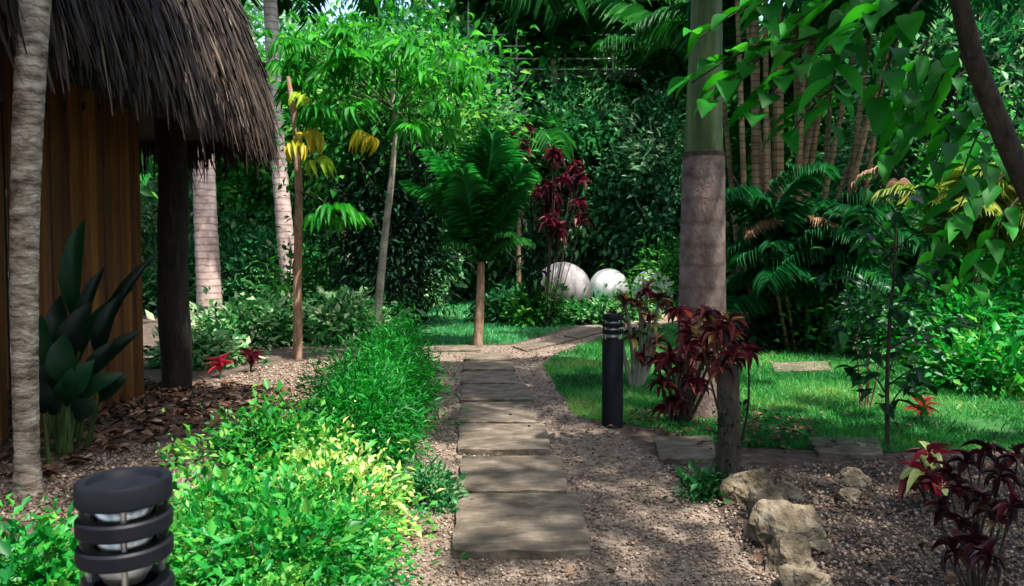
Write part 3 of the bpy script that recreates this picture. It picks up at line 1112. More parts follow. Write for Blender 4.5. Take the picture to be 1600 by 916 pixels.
# the leaning palm at the left picture edge
base = G(44, 772)
pm = thing('leaning_palm', 'slender pale ringed palm trunk at the left edge of the picture', 'palm tree', base)
top = P(62, -120, 4.15) - base
b = MB()
n = 46
pts = bent((0, 0, -.05), top, (-0.05, 0, 0), n)
tube(b, pts, [(.062 + .022 * (i / n)) * (1 + (.022 if i % 2 else -.018)) + (.03 * max(0, 1 - i / 3)) for i in range(n)], 16)
tp2 = Vector((top.x + .95, top.y - .45, 5.1))  # bend above the view, added so the crown shades the hut plants
pts = bent(top, tp2, (-.12, .05, 0), 24)
tube(b, pts, [.084 * (1 + (.022 if i % 2 else -.018)) for i in range(24)], 16)
b.build('trunk', 'bark_palm_near', pm, True)
add_fronds(pm, FROND_BIG, tp2, 13, (0, 25))

# two pale palms behind the hut
for (pts_px, d, w0, lab) in (
        ([(329, 498), (322, 360), (316, 200), (314, -40)], 17.0, 34, 'thick pale palm trunk standing behind the hut corner post'),
        ([(458, 500), (445, 360), (433, 220), (420, -40)], 17.5, 25, 'pale palm trunk leaning left behind the yellowing tree')):
    base = G(*pts_px[0])
    base = Vector((P(*pts_px[0], d).x, d, 0))
    pm = thing('pale_palm', lab, 'palm tree', base, 0, 'pale trunked palms behind the hut')
    wp = [P(a, b_, d) - base for a, b_ in pts_px]
    wp[0].z = -.05
    pp = []
    for a, b_ in zip(wp[:-1], wp[1:]):
        for i in range(12):
            pp.append(a.lerp(b_, i / 12))
    pp.append(wp[-1])
    r0 = w0 / F_PX * d / 2
    b = MB()
    tube(b, pp, [r0 * (1.12 - .3 * i / len(pp)) * (1 + (.02 if i % 2 else -.02)) for i in range(len(pp))], 14)
    b.build('trunk', 'bark_pale', pm, True)
    add_fronds(pm, FROND_BIG, wp[-1], 13, (-10, 25), scale=(1.1, 1.4))


# palmate leaf (papaya-like): fingers that droop from the stalk end
def palmate_mesh(name, mat, n=9, droop=0.5, w=.26, stalk=True):
    mb_ = MB()
    pos = np.zeros((n, 3))
    ang = np.linspace(-2.3, 2.3, n) + rng.normal(size=n) * .06
    d = np.stack([np.sin(ang), np.cos(ang), -droop * (0.7 + .5 * rng.random(n))], -1)
    L = 1.0 - .25 * np.abs(ang) / 2.3
    scatter(mb_, T_LANCE, pos, d, np.tile([0, 0, 1.0], (n, 1)), L, w * L, np.clip(.5 + .2 * rng.normal(size=n), 0, 1))
    me = mb_.mesh(name)
    me.materials.append(M[mat])
    return me


PAL_G = [palmate_mesh('leaf', 'bright', 13, .12, .20), palmate_mesh('leaf', 'bright', 11, .35, .2), palmate_mesh('leaf', 'bright', 15, .22, .18)]
PAL_Y = [palmate_mesh('leaf', 'yellow_leaf', 9, 1.1)]
PAL_L = [palmate_mesh('leaf', 'lime_leaf', 9, .9)]


def palmate_parts(parent, meshes, spots, top, stalk_mat='stem_green'):
    for (p, s) in spots:
        p = Vector(p)
        o = link('leaf', random.choice(meshes), None, parent)
        o.location = p
        out = p - top
        o.rotation_euler = (random.uniform(-.6, .35), random.uniform(-.5, .5), math.atan2(-out.x, out.y) + random.uniform(-.3, .3))
        o.scale = (s, s, s)
        b_ = MB()
        mid = top.lerp(p, .5) + Vector((0, 0, .08))
        tube(b_, [top, mid, p], [.012, .009, .006], 5)
        b_.build('leaf_stalk', stalk_mat, parent)


# slender umbrella tree with bright drooping leaves in the middle left
base = G(586, 555)
D = base.y
ut = thing('umbrella_tree', 'thin grey stemmed tree with bright green finger leaves, one hanging yellow leaf', 'tree', base)
wp = [P(586, 555, D), P(592, 470, D), P(601, 370, D), P(612, 280, D), P(618, 215, D), P(612, 110, D)]
wp = [p - base for p in wp]
wp[0].z = -.04
b = MB()
pp = []
for a, c in zip(wp[:-1], wp[1:]):
    pp += [a.lerp(c, i / 5) for i in range(5)]
pp.append(wp[-1])
tube(b, pp, taper(.062, .032, len(pp)), 10, wob=.05)
b.build('trunk', 'bark_grey', ut, True)
topv = wp[-2].lerp(wp[-1], .4)
spots = []
for px, py, s in ((640, 200, .42), (690, 170, .38), (560, 170, .4), (600, 130, .45), (520, 120, .45), (470, 140, .4), (660, 110, .42), (720, 130, .36), (500, 180, .36),
                  (560, 95, .4), (450, 110, .42), (610, 160, .45), (700, 95, .36), (480, 75, .38), (630, 80, .4), (540, 60, .36)):
    q = P(px, py, D + random.uniform(-.9, .5)) - base
    spots.append((q, s * 1.05))
for k in range(20):
    spots.append((P(random.uniform(440, 735), random.uniform(55, 205), D + random.uniform(-1.2, .9)) - base, random.uniform(.22, .40)))
palmate_parts(ut, PAL_G, spots, topv)
b = MB()
leaf_cloud(b, 1000, topv + Vector((-.2, .2, .75)), (1.35, 1.0, .6), .16, .055, T_LANCE, 40, .22)
b.build('crown', 'bright', ut)
palmate_parts(ut, PAL_Y, [(P(578, 212, D - .3) - base, .36)], topv)
# the brown stem beside it with yellow and green leaves
base = G(465, 560)
D = base.y
yt = thing('umbrella_tree', 'thin brown stemmed tree with yellowing leaves right of the hut', 'tree', base)
b = MB()
wp = [P(465, 560, D), P(465, 430, D), P(467, 300, D), P(462, 200, D), P(450, 120, D)]
wp = [p - base for p in wp]
wp[0].z = -.04
tube(b, wp, [.068, .058, .055, .045, .03], 10, wob=.04)
b.build('trunk', 'bark_brown', yt, True)
palmate_parts(yt, PAL_Y, [(P(480, 210, D - .2) - base, .40), (P(462, 228, D - .5) - base, .30)], wp[3])
palmate_parts(yt, PAL_L, [(P(492, 252, D - .2) - base, .34), (P(470, 150, D) - base, .3)], wp[3])
palmate_parts(yt, PAL_G, [(P(522, 330, D - .4) - base, .46), (P(500, 340, D - .1) - base, .40), (P(545, 345, D - .2) - base, .34)], wp[2])

# dense dark tree behind them
base = G(615, 512)
D = base.y
dk = thing('dark_tree', 'dense dark green tree with blackish foliage behind the thin stem', 'tree', base)
b = MB()
tube(b, bent((0, 0, -.05), (.1, .1, 2.6), (.05, 0, 0), 7), taper(.19, .08, 7), 12, wob=.05)
for k in range(9):
    a = k * 2.4
    z0 = .9 + .2 * k
    tube(b, bent((.05, .05, z0), (1.0 * math.cos(a), 1.0 * math.sin(a), z0 + .9), (0, 0, -.1), 5), taper(.06, .015, 5), 6)
b.build('trunk', 'bark_dark', dk, True)
b = MB()
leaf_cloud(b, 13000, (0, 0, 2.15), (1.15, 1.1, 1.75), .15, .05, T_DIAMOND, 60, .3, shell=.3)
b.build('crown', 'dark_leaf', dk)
# lighter tree above and behind
base = Vector((P(640, 300, 15).x, 15.3, 0))
lt = thing('broadleaf_tree', 'mid green round crowned tree rising above the dark tree', 'tree', base)
b = MB()
tube(b, bent((0, 0, -.05), (0, 0, 4.0), (.15, 0, 0), 7), taper(.16, .06, 7), 10)
for k in range(10):
    a = k * 2.4
    tube(b, bent((0, 0, 2 + .2 * k), (1.3 * math.cos(a), 1.3 * math.sin(a), 3.2 + .2 * k), (0, 0, -.1), 5), taper(.05, .012, 5), 6)
b.build('trunk', 'bark_dark', lt, True)
b = MB()
leaf_cloud(b, 9000, (0, 0, 3.9), (1.9, 1.5, 1.7), .17, .085, T_DIAMOND, 55, .22)
b.build('crown', 'forest_b', lt)

# slender feather palm at the end of the straight path
base = G(746, 540)
D = base.y
sp = thing('feather_palm', 'small slender palm with upright feathery fronds at the end of the stepping stones', 'palm tree', base)
crown_at = P(752, 405, D) - base
b = MB()
pts = bent((0, 0, -.04), crown_at, (.01, 0, 0), 20)
tube(b, pts, [(.082 - .03 * i / 20) * (1 + (.03 if i % 2 else -.03)) for i in range(20)], 12)
b.build('trunk', 'bark_brown', sp, True)
add_fronds(sp, FROND_UP, crown_at - Vector((0, 0, .12)), 22, (-12, 9), scale=(.68, 1.08))
add_fronds(sp, FROND_MID, crown_at - Vector((0, 0, .15)), 5, (-10, 5), scale=(.45, .6))

# tall red plants left of the sphere
LANCE_RED = [leaf_mesh('leaf', T_LANCE, 'red', t_) for t_ in (.1, .3, .5, .7, .95)]
RB0 = [leaf_mesh('leaf', T_LANCE, 'orange_leaf', .7)]
LANCE_CRO = [leaf_mesh('leaf', T_LEAF, 'croton', t_) for t_ in (0, .2, .35, .5, .75, 1)]


def rosette(parent, at, n, L, W, meshes, up=(.1, 1.2)):
    items = []
    for k in range(n):
        a = k * 2.399 + random.uniform(-.3, .3)
        e = random.uniform(*up)
        d = Vector((math.cos(a) * math.cos(e), math.sin(a) * math.cos(e), math.sin(e)))
        l_ = L * random.uniform(.7, 1.1)
        items.append((Vector(at) + Vector((0, 0, random.uniform(-.5, .12) * L * .6)), d, Vector((0, 0, 1)) + Vector((random.uniform(-.3, .3), random.uniform(-.3, .3), 0)), l_, W * random.uniform(.8, 1.15)))
    leaf_parts(parent, meshes, items)


def stemmed_red(name, label, base, heads, L, W, n, meshes, stem_mat='bark_dark', r0=.02, up=(-.3, 1.2), group=None, cat='plant'):
    t_ = thing(name, label, cat, base, 0, group)
    for h in heads:
        h = Vector(h) - Vector(base)
        b_ = MB()
        f0 = Vector((h.x * .15, h.y * .15, -.03))
        tube(b_, bent(f0, h, (random.uniform(-.04, .04), 0, 0), 6), taper(r0, r0 * .6, 6), 7)
        b_.build('stem', stem_mat, t_, True)
        rosette(t_, h, n, L, W, meshes, up)
    return t_


base = G(850, 512)
D = base.y
tr = stemmed_red('red_cordyline', 'tall dark red leaved plant between slender palm and grey sphere', base,
            [P(random.uniform(845, 920), random.uniform(230, 360), D + random.uniform(-.5, .5)) for _ in range(15)] + [P(random.uniform(770, 830), random.uniform(200, 240), D + random.uniform(0, .8)) for _ in range(4)] + [P(880, 285, D), P(860, 330, D), P(900, 260, D + .4), P(835, 300, D), P(805, 225, D + .8), P(870, 370, D - .2), P(785, 215, D + .6), P(905, 320, D + .2)],
            .26, .06, 24, LANCE_RED[:4] + [LANCE_RED[1], LANCE_RED[2]], r0=.010, up=(-.8, 1.2))
b = MB()
leaf_cloud(b, 260, P(832, 410, D) - base, (.14, .2, .6), .16, .05, T_LANCE, 26, .25)
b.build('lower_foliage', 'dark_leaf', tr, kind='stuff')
# red plant in front of the white spheres, pale stem
base = G(992, 606)
D = base.y
stemmed_red('croton', 'pale stemmed croton with red, yellow and brown leaves right of the bollard', base,
            [P(1000, 480, D), P(1025, 535, D), P(965, 500, D), P(1030, 470, D), P(1005, 555, D), P(990, 525, D), P(1015, 500, D), P(975, 470, D), P(1012, 455, D)], .17, .065, 18, LANCE_CRO + LANCE_RED[1:4], 'bark_grey', .030, (-.5, 1.2))
o = stemmed_red('red_cordyline', 'dark red cordyline bush round the foot of the big palm', G(1060, 660),
                [P(1080, 545, 5.75), P(1120, 540, 5.6), P(1030, 570, 6.1), P(1065, 575, 5.9), P(1140, 520, 5.6), P(1045, 640, 6.0), P(1045, 560, 6.0), P(1075, 520, 5.8), P(1100, 560, 5.7), P(1035, 600, 6.0), P(1085, 600, 5.7), P(1060, 490, 6.0), P(1110, 505, 5.7), P(1060, 630, 5.9)],
                .15, .042, 22, LANCE_RED + LANCE_RED[2:] + LANCE_CRO[1:3] + RB0 + [LANCE_CRO[2]], r0=.016, up=(-.7, 1.2))
base = G(1137, 748)
D = base.y
post = thing('mossy_post', 'dark mossy wooden post standing beside the rocks', 'post', base)
b = MB()
tube(b, [(0, 0, -.05), (.0, 0, .1), (.006, 0, .3), (-.004, 0, .5), (-.006, 0, .70)], [.086, .075, .070, .068, .066], 14, wob=.05)
b.build('shaft', 'bark_dark', post, True)
b = MB()
leaf_cloud(b, 350, (0, 0, .25), (.08, .08, .3), .03, .015, T_DIAMOND, 12, .25)
b.build('moss', 'dark_leaf', post, kind='stuff')
stemmed_red('red_cordyline', 'dark red cordyline with tops drooping over the mossy post', G(1150, 700),
            [P(1120, 520, 4.6), P(1146, 560, 4.35), P(1105, 490, 4.7), P(1168, 550, 4.6), P(1130, 575, 4.38), P(1140, 505, 4.6), P(1095, 530, 4.7)], .12, .036, 18, LANCE_RED + LANCE_RED[3:] + LANCE_CRO[4:], r0=.010, up=(-.9, 1.1))
# red plants bottom right
stemmed_red('red_cordyline', 'dark red plant with bare stems in the bottom right corner', G(1530, 930),
            [P(1510, 720, 2.95), P(1540, 705, 2.9), P(1480, 745, 3.0), P(1535, 780, 2.8), P(1560, 740, 2.8), P(1590, 715, 2.8), P(1470, 790, 2.9), P(1500, 820, 2.8), P(1525, 850, 2.7), P(1555, 810, 2.7), P(1500, 770, 2.8), P(1580, 790, 2.7), P(1545, 870, 2.6), P(1490, 860, 2.75)], .085, .026, 13, [LANCE_RED[0]] * 4 + LANCE_RED[:3] + [LANCE_CRO[2]] * 2, r0=.006, up=(-.9, 1.1))
b_white = [leaf_mesh('leaf', T_LANCE, 'variegated_sunlit', 1.0), leaf_mesh('leaf', T_LANCE, 'red', .95)]
stemmed_red('red_cordyline', 'bright red and white leaved low plant left of the corner plant', G(1450, 790),
            [P(1445, 740, 3.85), P(1465, 760, 3.8), P(1430, 755, 3.9), P(1455, 718, 3.9)], .15, .045, 13, [LANCE_RED[2], LANCE_RED[3], leaf_mesh('leaf', T_LANCE, 'red_bright', .5)] + b_white, r0=.01, up=(-.4, 1.1))
# small bromeliads left
RB = [leaf_mesh('leaf', T_LANCE, 'red_bright', t_) for t_ in (.2, .8)]
OR = [leaf_mesh('leaf', T_LANCE, 'orange_leaf', t_) for t_ in (.2, .8)]
for px, py, ms, L_, lab in ((345, 590, RB, .20, 'small scarlet bromeliad in the gravel bed near the hut'), (392, 582, LANCE_RED[1:4], .24, 'small dark maroon bromeliad in the gravel bed behind the scarlet one'),
                            (508, 520, OR, .42, 'small orange leaved plant in the undergrowth left of the thin stem'), (1440, 660, RB + OR, .16, 'little pinkish red plant on the lawn behind the sapling')):
    g = G(px, py)
    t_ = thing('bromeliad', lab, 'plant', g)
    b = MB()
    tube(b, [(0, 0, -.02), (0, 0, L_ * .6)], .012, 6)
    b.build('stem', 'stem_green', t_)
    rosette(t_, (0, 0, L_ * .5), 20, L_, L_ * .2, ms, (.2, 1.3))

# ------------------------------------------------------------------ big leaves under the hut eave
BAN = [leaf_mesh('leaf', template([.1, .3, .75, 1, .95, .7, 0], [0, .05, .09, .10, .05, -.06, -.25], .10), 'banana', t_) for t_ in (.15, .45, .8)]
bn = thing('heliconia', 'dark broad leaved heliconia clump against the hut wall', 'plant', (-3.05, 5.35, 0))
for k, (px, py, tx, ty, d, w) in enumerate(((120, 640, 120, 350, 5.5, .15), (120, 640, 228, 402, 5.6, .09), (110, 650, 88, 470, 5.2, .16), (140, 650, 175, 470, 5.4, .13), (95, 660, 75, 560, 5.0, .17),
                                           (120, 660, 165, 540, 5.2, .12), (90, 660, 60, 500, 5.0, .14), (130, 660, 190, 590, 5.1, .13), (100, 660, 110, 590, 4.9, .16), (80, 660, 190, 455, 5.5, .10), (110, 655, 150, 425, 5.5, .11), (70, 660, 90, 620, 4.9, .14), (95, 650, 30, 520, 5.2, .15), (85, 650, 130, 480, 5.1, .18), (75, 655, 175, 585, 5.0, .14), (110, 650, 95, 530, 4.9, .18), (90, 650, 135, 570, 4.9, .17), (75, 660, 60, 600, 4.7, .18), (100, 665, 140, 630, 4.8, .15), (110, 650, 205, 520, 5.5, .12))):
    a = G(px, py)
    a = Vector((P(px, py, d).x, d, 0))
    tip = P(tx, ty, d - .1)
    base_l = a.lerp(tip, .42) + Vector((0, 0, .12))
    root = Vector(bn.location)
    b = MB()
    tube(b, bent(a - root + Vector((0, 0, -.02)), base_l - root, (0, 0, 0), 4), taper(.018, .01, 4), 6)
    b.build('leaf_stalk', 'stem_green', bn)
    dv = tip - base_l
    leaf_parts(bn, BAN, [(base_l - root, dv, Vector((.3, -1, .5)), dv.length * 1.05, w)])

# ------------------------------------------------------------------ glossy sapling on the right lawn
GLO = [leaf_mesh('leaf', T_LEAF, 'glossy', t_) for t_ in (.1, .4, .6, .95)]
base = G(1387, 702)
D = base.y
sg = thing('glossy_sapling', 'thin dark stemmed sapling with glossy dark leaves in front of the lawn', 'sapling', base)
b = MB()
tube(b, [p - base for p in (P(1387, 708, D), P(1386, 600, D), P(1390, 500, D), P(1398, 420, D), P(1400, 350, D))], [.017, .015, .013, .010, .006], 8)
b.build('stem', 'bark_dark', sg, True)
items = []
for k in range(16):
    u = k / 15
    s = P(1387 + 10 * u, 640 - 285 * u, D) - base
    a = k * 2.4
    L_ = .52 * (1 - .45 * u)
    if u < .12:
        L_ = .18
    e = s + Vector((math.cos(a) * L_, math.sin(a) * L_, .22))
    b = MB()
    tube(b, bent(s, e, (0, 0, .03), 4), taper(.007, .003, 4), 5)
    b.build('branch', 'bark_dark', sg)
    for j in range(15):
        q = s.lerp(e, .2 + .058 * j) + Vector((random.gauss(0, .06), random.gauss(0, .06), random.gauss(0, .05)))
        a2 = a + random.uniform(-1.6, 1.6)
        items.append((q, Vector((math.cos(a2), math.sin(a2), random.uniform(-.6, .35))), Vector((random.uniform(-.3, .3), random.uniform(-.3, .3), 1)), random.uniform(.10, .19), random.uniform(.05, .095)))
leaf_parts(sg, GLO, items)
base = G(1352, 640)
D = base.y
sg2 = thing('red_stem_shrub', 'small shrub with reddish stems behind the glossy sapling', 'shrub', base)
for k in range(5):
    b = MB()
    tube(b, bent((0.02 * k - .04, 0, -.02), (.07 * k - .14, random.uniform(-.1, .1), .75), (0, 0, 0), 4), taper(.010, .005, 4), 6)
    b.build('stem', 'bark_brown', sg2)
b = MB()
leaf_cloud(b, 700, (0, 0, .85), (.3, .3, .25), .07, .035, T_LEAF, 16, .25)
b.build('foliage', 'glossy', sg2)

# ------------------------------------------------------------------ leaning tree on the right with overhanging broad leaves
HEART = template([.35, .95, 1.0, .8, .45, 0], [0, .02, .03, 0, -.06, -.16], .10)
BRO = [leaf_mesh('leaf', HEART, 'broad', t_) for t_ in (.1, .35, .6, .95)]
base = Vector((3.75, 4.3, 0))
lean = thing('leaning_tree', 'dark leaning tree trunk in the top right corner with broad hanging leaves', 'tree', base)
kn = [Vector((0, 0, -.05)), P(1665, 420, 4.25) - base, P(1572, 220, 4.2) - base, P(1520, 90, 4.1) - base, P(1492, -30, 4.0) - base, Vector((-.9, -1.0, 4.6)), Vector((-.6, -2.0, 5.7))]
b = MB()
tube(b, kn, [.11, .07, .056, .052, .05, .042, .03], 12, wob=.04)
limbs = []
for k in range(9):
    a = k * 2.4
    s = kn[4].lerp(kn[6], k / 9)
    e = s + Vector((1.9 * math.cos(a), 1.9 * math.sin(a), random.uniform(.5, 1.7)))
    tube(b, bent(s, e, (0, 0, .15), 5), taper(.04, .012, 5), 6)
    limbs.append((s, e))
b.build('trunk', 'bark_dark', lean, True)
b = MB()
leaf_cloud(b, 2800, (-.15, -2.4, 6.0), (1.95, 2.2, 1.1), .24, .14, T_LEAF, 46, .17)  # crown above the view, placed and shaped to shade the foreground
b.build('crown', 'broad', lean)
# hanging twigs in view, each leaf its own
twigs = [((1500, -20), (1330, 60), 4.0), ((1480, -40), (1240, 90), 4.2), ((1400, -60), (1150, 130), 4.4), ((1330, 20), (1290, 200), 4.2), ((1350, -40), (1090, 60), 4.6), ((1300, 60), (1080, 130), 4.6),
         ((1300, 80), (1180, 185), 4.4), ((1440, 0), (1370, 160), 4.1), ((1250, -40), (1190, 40), 4.3), ((1400, -20), (1290, 110), 4.5), ((1260, 60), (1110, 165), 4.5), ((1360, 120), (1230, 215), 4.6),
         ((1520, 60), (1440, 200), 4.4), ((1530, 100), (1390, 250), 4.8), ((1540, 150), (1460, 260), 4.6), ((1570, 200), (1430, 330), 5.2), ((1580, 230), (1490, 340), 5.0), ((1500, 120), (1350, 300), 5.4), ((1590, 260), (1450, 420), 5.6), ((1560, 180), (1500, 280), 4.8), ((1450, 60), (1400, 220), 4.9), ((1600, 300), (1520, 450), 5.4)]
items = []
for (a, c, d) in twigs:
    s, e = P(*a, d) - base, P(*c, d + random.uniform(-.3, .3)) - base
    b = MB()
    tube(b, bent(s, e, (0, 0, .10), 6), taper(.010, .004, 6), 5)
    b.build('twig', 'bark_dark', lean)
    nl = 9
    for j in range(nl):
        q = s.lerp(e, .28 + .72 * j / (nl - 1)) + Vector((0, 0, .10 * math.sin(math.pi * (.28 + .72 * j / nl))))
        sd = 1 if j % 2 else -1
        ax = (e - s).normalized()
        lat = ax.cross(Vector((0, 0, 1))).normalized() * sd
        dv = (ax * .7 + lat * random.uniform(.5, 1) + Vector((0, 0, random.uniform(-.35, .15))))
        items.append((q, dv, Vector((random.uniform(-.4, .4), -.30 + random.uniform(-.35, .35), 1)), random.uniform(.17, .30), random.uniform(.09, .15)))
leaf_parts(lean, BRO, items)

# ------------------------------------------------------------------ clump palm (many canes) right of the big palm
base = G(1245, 545)
D = base.y
cl = thing('clump_palm', 'large dark clump of many caned palms right of the big trunk', 'palm clump', base)
canes = [(1183, 330, 1178, -60, .085), (1216, 320, 1216, -80, .10), (1262, 300, 1300, 40, .05), (1290, 300, 1345, 20, .05), (1240, 400, 1262, 0, .06), (1275, 400, 1420, 10, .045),
         (1160, 480, 1128, 120, .05), (1300, 420, 1390, 60, .04), (1205, 400, 1160, -40, .05), (1255, 420, 1240, -40, .07), (1230, 400, 1320, -50, .06), (1198, 440, 1196, -60, .05), (1250, 440, 1275, -60, .06), (1280, 440, 1310, -60, .05), (1310, 440, 1370, -40, .05), (1168, 440, 1150, -60, .05), (1330, 460, 1400, -20, .045)]
for k, (x0, y0, x1, y1, r_) in enumerate(canes):
    dd = D + random.uniform(-.3, 1.0)
    foot = Vector(((x0 - 1240) / F_PX * D * .6, dd - D, -.03))
    mid = P(x0, y0, dd) - base
    top = P(x1, y1, dd + random.uniform(-.2, .3)) - base
    pts = [foot, foot.lerp(mid, .5), mid, mid.lerp(top, .5), top]
    b = MB()
    tube(b, pts, [r_, r_ * .95, r_ * .9, r_ * .8, r_ * .7], 9)
    b.build('cane', 'cane', cl, True)
    add_fronds(cl, FROND_DARK if k % 3 else FROND_MID, top, 6, (-5, 30), scale=(.9, 1.25), rz0=random.uniform(0, 360))
for (px, py, n_) in ((1180, 500, 6), (1260, 480, 7), (1330, 500, 7), (1225, 440, 7), (1300, 420, 7), (1370, 470, 6), (1280, 380, 6), (1200, 380, 5)):
    p = P(px, py, D + random.uniform(-.6, .2)) - base
    b = MB()
    tube(b, bent((p.x * .5, p.y, -.02), p, (0, 0, 0), 4), taper(.03, .02, 4), 6)
    b.build('cane', 'cane', cl, True)
    add_fronds(cl, FROND_DARK, p, n_, (-5, 35), scale=(.55, .85), rz0=random.uniform(0, 360))

M['dry'] = leaf_mat('dry', [(0.22, 0.12, 0.06), (0.40, 0.26, 0.16), (0.55, 0.42, 0.30)], .2, .7, .1)
DRY = [frond_mesh('dry_frond', 1.1, 24, .30, .022, .4, .9, .2, 'dry', .5)]
for (px, py, rz) in ((1395, 262, 40), (1405, 285, 150), (1250, 342, 250), (1225, 345, 100), (1180, 300, 20)):
    p = P(px, py, D - .7) - base
    o = link('dry_frond', DRY[0], None, cl)
    o.location = p
    o.rotation_euler = (R(-25), 0, R(rz))
    o.scale = (.55, .55, .55)

# young yellowish palm by the right edge
base = G(1525, 562)
D = base.y
yp = thing('yellow_palm', 'young palm with yellow green fronds near the right edge', 'palm tree', base)
ct = P(1525, 405, D) - base
b = MB()
tube(b, bent((0, 0, -.03), ct, (0, 0, 0), 8), taper(.06, .04, 8), 10)
b.build('trunk', 'cane', yp, True)
add_fronds(yp, FROND_YEL, ct, 13, (-5, 30), scale=(.8, 1.05))


# ================================================================== SHRUBS AND HEDGE
def shrub(name, label, at, rx, ry, h, n, leaf, wid, mat, clumps=40, spread=.26, tpl=T_DIAMOND, group=None, cat='shrub', shell=.5, droop=.1, stems=7):
    t_ = thing(name, label, cat, at, 0, group)
    b_ = MB()
    for k in range(stems):
        a = k * 2.4
        tube(b_, bent((.12 * rx * math.cos(a), .12 * ry * math.sin(a), -.02), (rx * .6 * math.cos(a), ry * .6 * math.sin(a), h * random.uniform(.5, .8)), (0, 0, .05 * h), 4), taper(.010, .004, 4), 5)
    b_.build('stem', 'bark_brown', t_)
    b_ = MB()
    leaf_cloud(b_, n, (0, 0, h * .12), (rx, ry, h * .86), leaf, wid, tpl, clumps, spread, True, shell, droop)
    b_.build('foliage', mat, t_, kind='stuff')
    return t_


hedge = 'low shrubs edging the left of the path'
# feathery back row
shrub('feathery_shrub', 'feathery bright green shrub at the far end of the hedge', (P(622, 560, 7.2).x, 7.2, 0), .32, .55, .66, 9000, .055, .013, 'fern', 60, .22, group=hedge)
shrub('feathery_shrub', 'tall feathery green shrub in the middle of the hedge', (P(592, 600, 5.9).x, 5.9, 0), .38, .65, .70, 12000, .055, .013, 'fern', 70, .22, group=hedge)
shrub('feathery_shrub', 'dense feathery green shrub right behind the pale yellow one', (P(562, 680, 4.7).x, 4.7, 0), .36, .55, .60, 12000, .05, .012, 'fern', 70, .22, group=hedge)
# front, round leaved
shrub('hedge_shrub', 'yellow green small leaved shrub left of the feathery ones', (P(425, 760, 3.95).x, 3.95, 0), .36, .45, .47, 6500, .045, .024, 'lime', 60, .2, group=hedge)
shrub('sun_patch_shrub', 'pale yellow shrub beside the path, hedge sun patch put into its leaf colour', (P(520, 800, 3.35).x, 3.35, 0), .30, .34, .42, 4200, .05, .022, 'variegated_sunlit', 45, .2, group=hedge)
shrub('hedge_shrub', 'bright green shrub at the bottom of the picture right of the near bollard', (P(420, 850, 2.75).x, 2.75, 0), .42, .42, .44, 10000, .042, .02, 'hedge', 70, .2, group=hedge)
shrub('hedge_shrub', 'low green shrub at the bottom edge in front of the hedge', (P(450, 916, 2.25).x, 2.15, 0), .34, .34, .30, 7000, .038, .018, 'hedge', 50, .2, group=hedge)
shrub('hedge_shrub', 'green shrub behind the near bollard in the left bottom corner', (P(60, 850, 2.5).x, 2.45, 0), .34, .36, .36, 6000, .05, .025, 'hedge', 45, .2, group=hedge)
shrub('hedge_shrub', 'yellowish green shrub between near bollard and gravel bed', (P(350, 820, 3.15).x, 3.15, 0), .27, .32, .36, 4500, .042, .022, 'lime', 50, .2, group=hedge)
shrub('small_dark_shrub', 'small dark green plant at the left edge of the second stepping stone', (P(668, 800, 3.95).x, 3.92, 0), .17, .15, .17, 1500, .045, .018, 'forest_a', 18, .25)
shrub('small_dark_shrub', 'low dark plant between the flagstone and the mossy post', G(1100, 775), .16, .14, .12, 700, .05, .02, 'glossy', 14, .25)
# pale stalk with long leaves poking up behind the lime shrub
sh = thing('young_plant', 'pale green young plant with long leaves rising behind the lime shrub', 'plant', G(275, 735))
b = MB()
tube(b, [(0, 0, -.02), (0, 0, .12)], .008, 6)
b.build('stem', 'stem_green', sh)
rosette(sh, (0, 0, .12), 9, .16, .045, [leaf_mesh('leaf', T_LANCE, 'lime', .9)], (.0, .9))

# undergrowth behind, left and right
und = 'undergrowth shrubs below the forest'
ug = [
    (310, 545, 9.5, .5, .45, .38, 'undergrowth', 'leafy undergrowth shrub at the hut corner post'),
    (370, 530, 11.5, .8, .6, .65, 'undergrowth', 'pale flecked undergrowth shrub behind the red bromeliads'),
    (440, 525, 12.5, .8, .6, .65, 'undergrowth', 'undergrowth shrub left of the thin brown stem'),
    (540, 530, 12.2, .8, .6, .75, 'undergrowth', 'low undergrowth shrub between the two thin stems'),
    (500, 500, 15.5, 1.1, .8, 1.4, 'forest_b', 'green shrub behind the orange leaved plant'),
    (400, 490, 18.5, 1.3, .9, 1.5, 'forest_a', 'tall green shrub between the two pale palms'),
    (270, 490, 19.5, 1.3, .9, 1.7, 'forest_a', 'tall green shrub seen behind the hut corner'),
    (800, 500, 16.5, .7, .5, .55, 'forest_a', 'small shrub on the far lawn right of the slender palm'),
    (842, 508, 15.2, .5, .4, .8, 'forest_b', 'green shrub round the stems of the tall red plant'),
    (905, 505, 15.8, .8, .35, .35, 'undergrowth', 'low pale shrub at the foot of the grey sphere'),
    (960, 500, 16.8, .8, .4, .45, 'undergrowth', 'low pale shrub at the foot of the white sphere'),
    (1340, 540, 10.8, .9, .6, 1.1, 'hedge', 'green shrub in front of the palm clump'),
    (1420, 545, 10.8, .8, .6, 1.0, 'undergrowth', 'shrub with pale flecks under the yellow palm'),
    (1510, 545, 9.4, 1.0, .7, .9, 'hedge', 'light green sunlit shrub at the right edge of the lawn'),
    (1540, 600, 7.4, .5, .45, .5, 'hedge', 'low shrub on the lawn close to the right edge'),
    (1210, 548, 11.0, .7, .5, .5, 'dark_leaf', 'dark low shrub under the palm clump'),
    (1580, 500, 10.5, 1.3, 1.0, 2.9, 'hedge', 'tall green shrub behind the leaning tree'),
]
for (px, py, d, rx, ry, h, mt, lab) in ug:
    shrub('undergrowth_shrub', lab, (P(px, py, d).x, d, 0), rx, ry, h, int(1500 + 1500 * rx * h), .09 + .004 * d, .045 + .002 * d, mt, 36, .25, group=und)

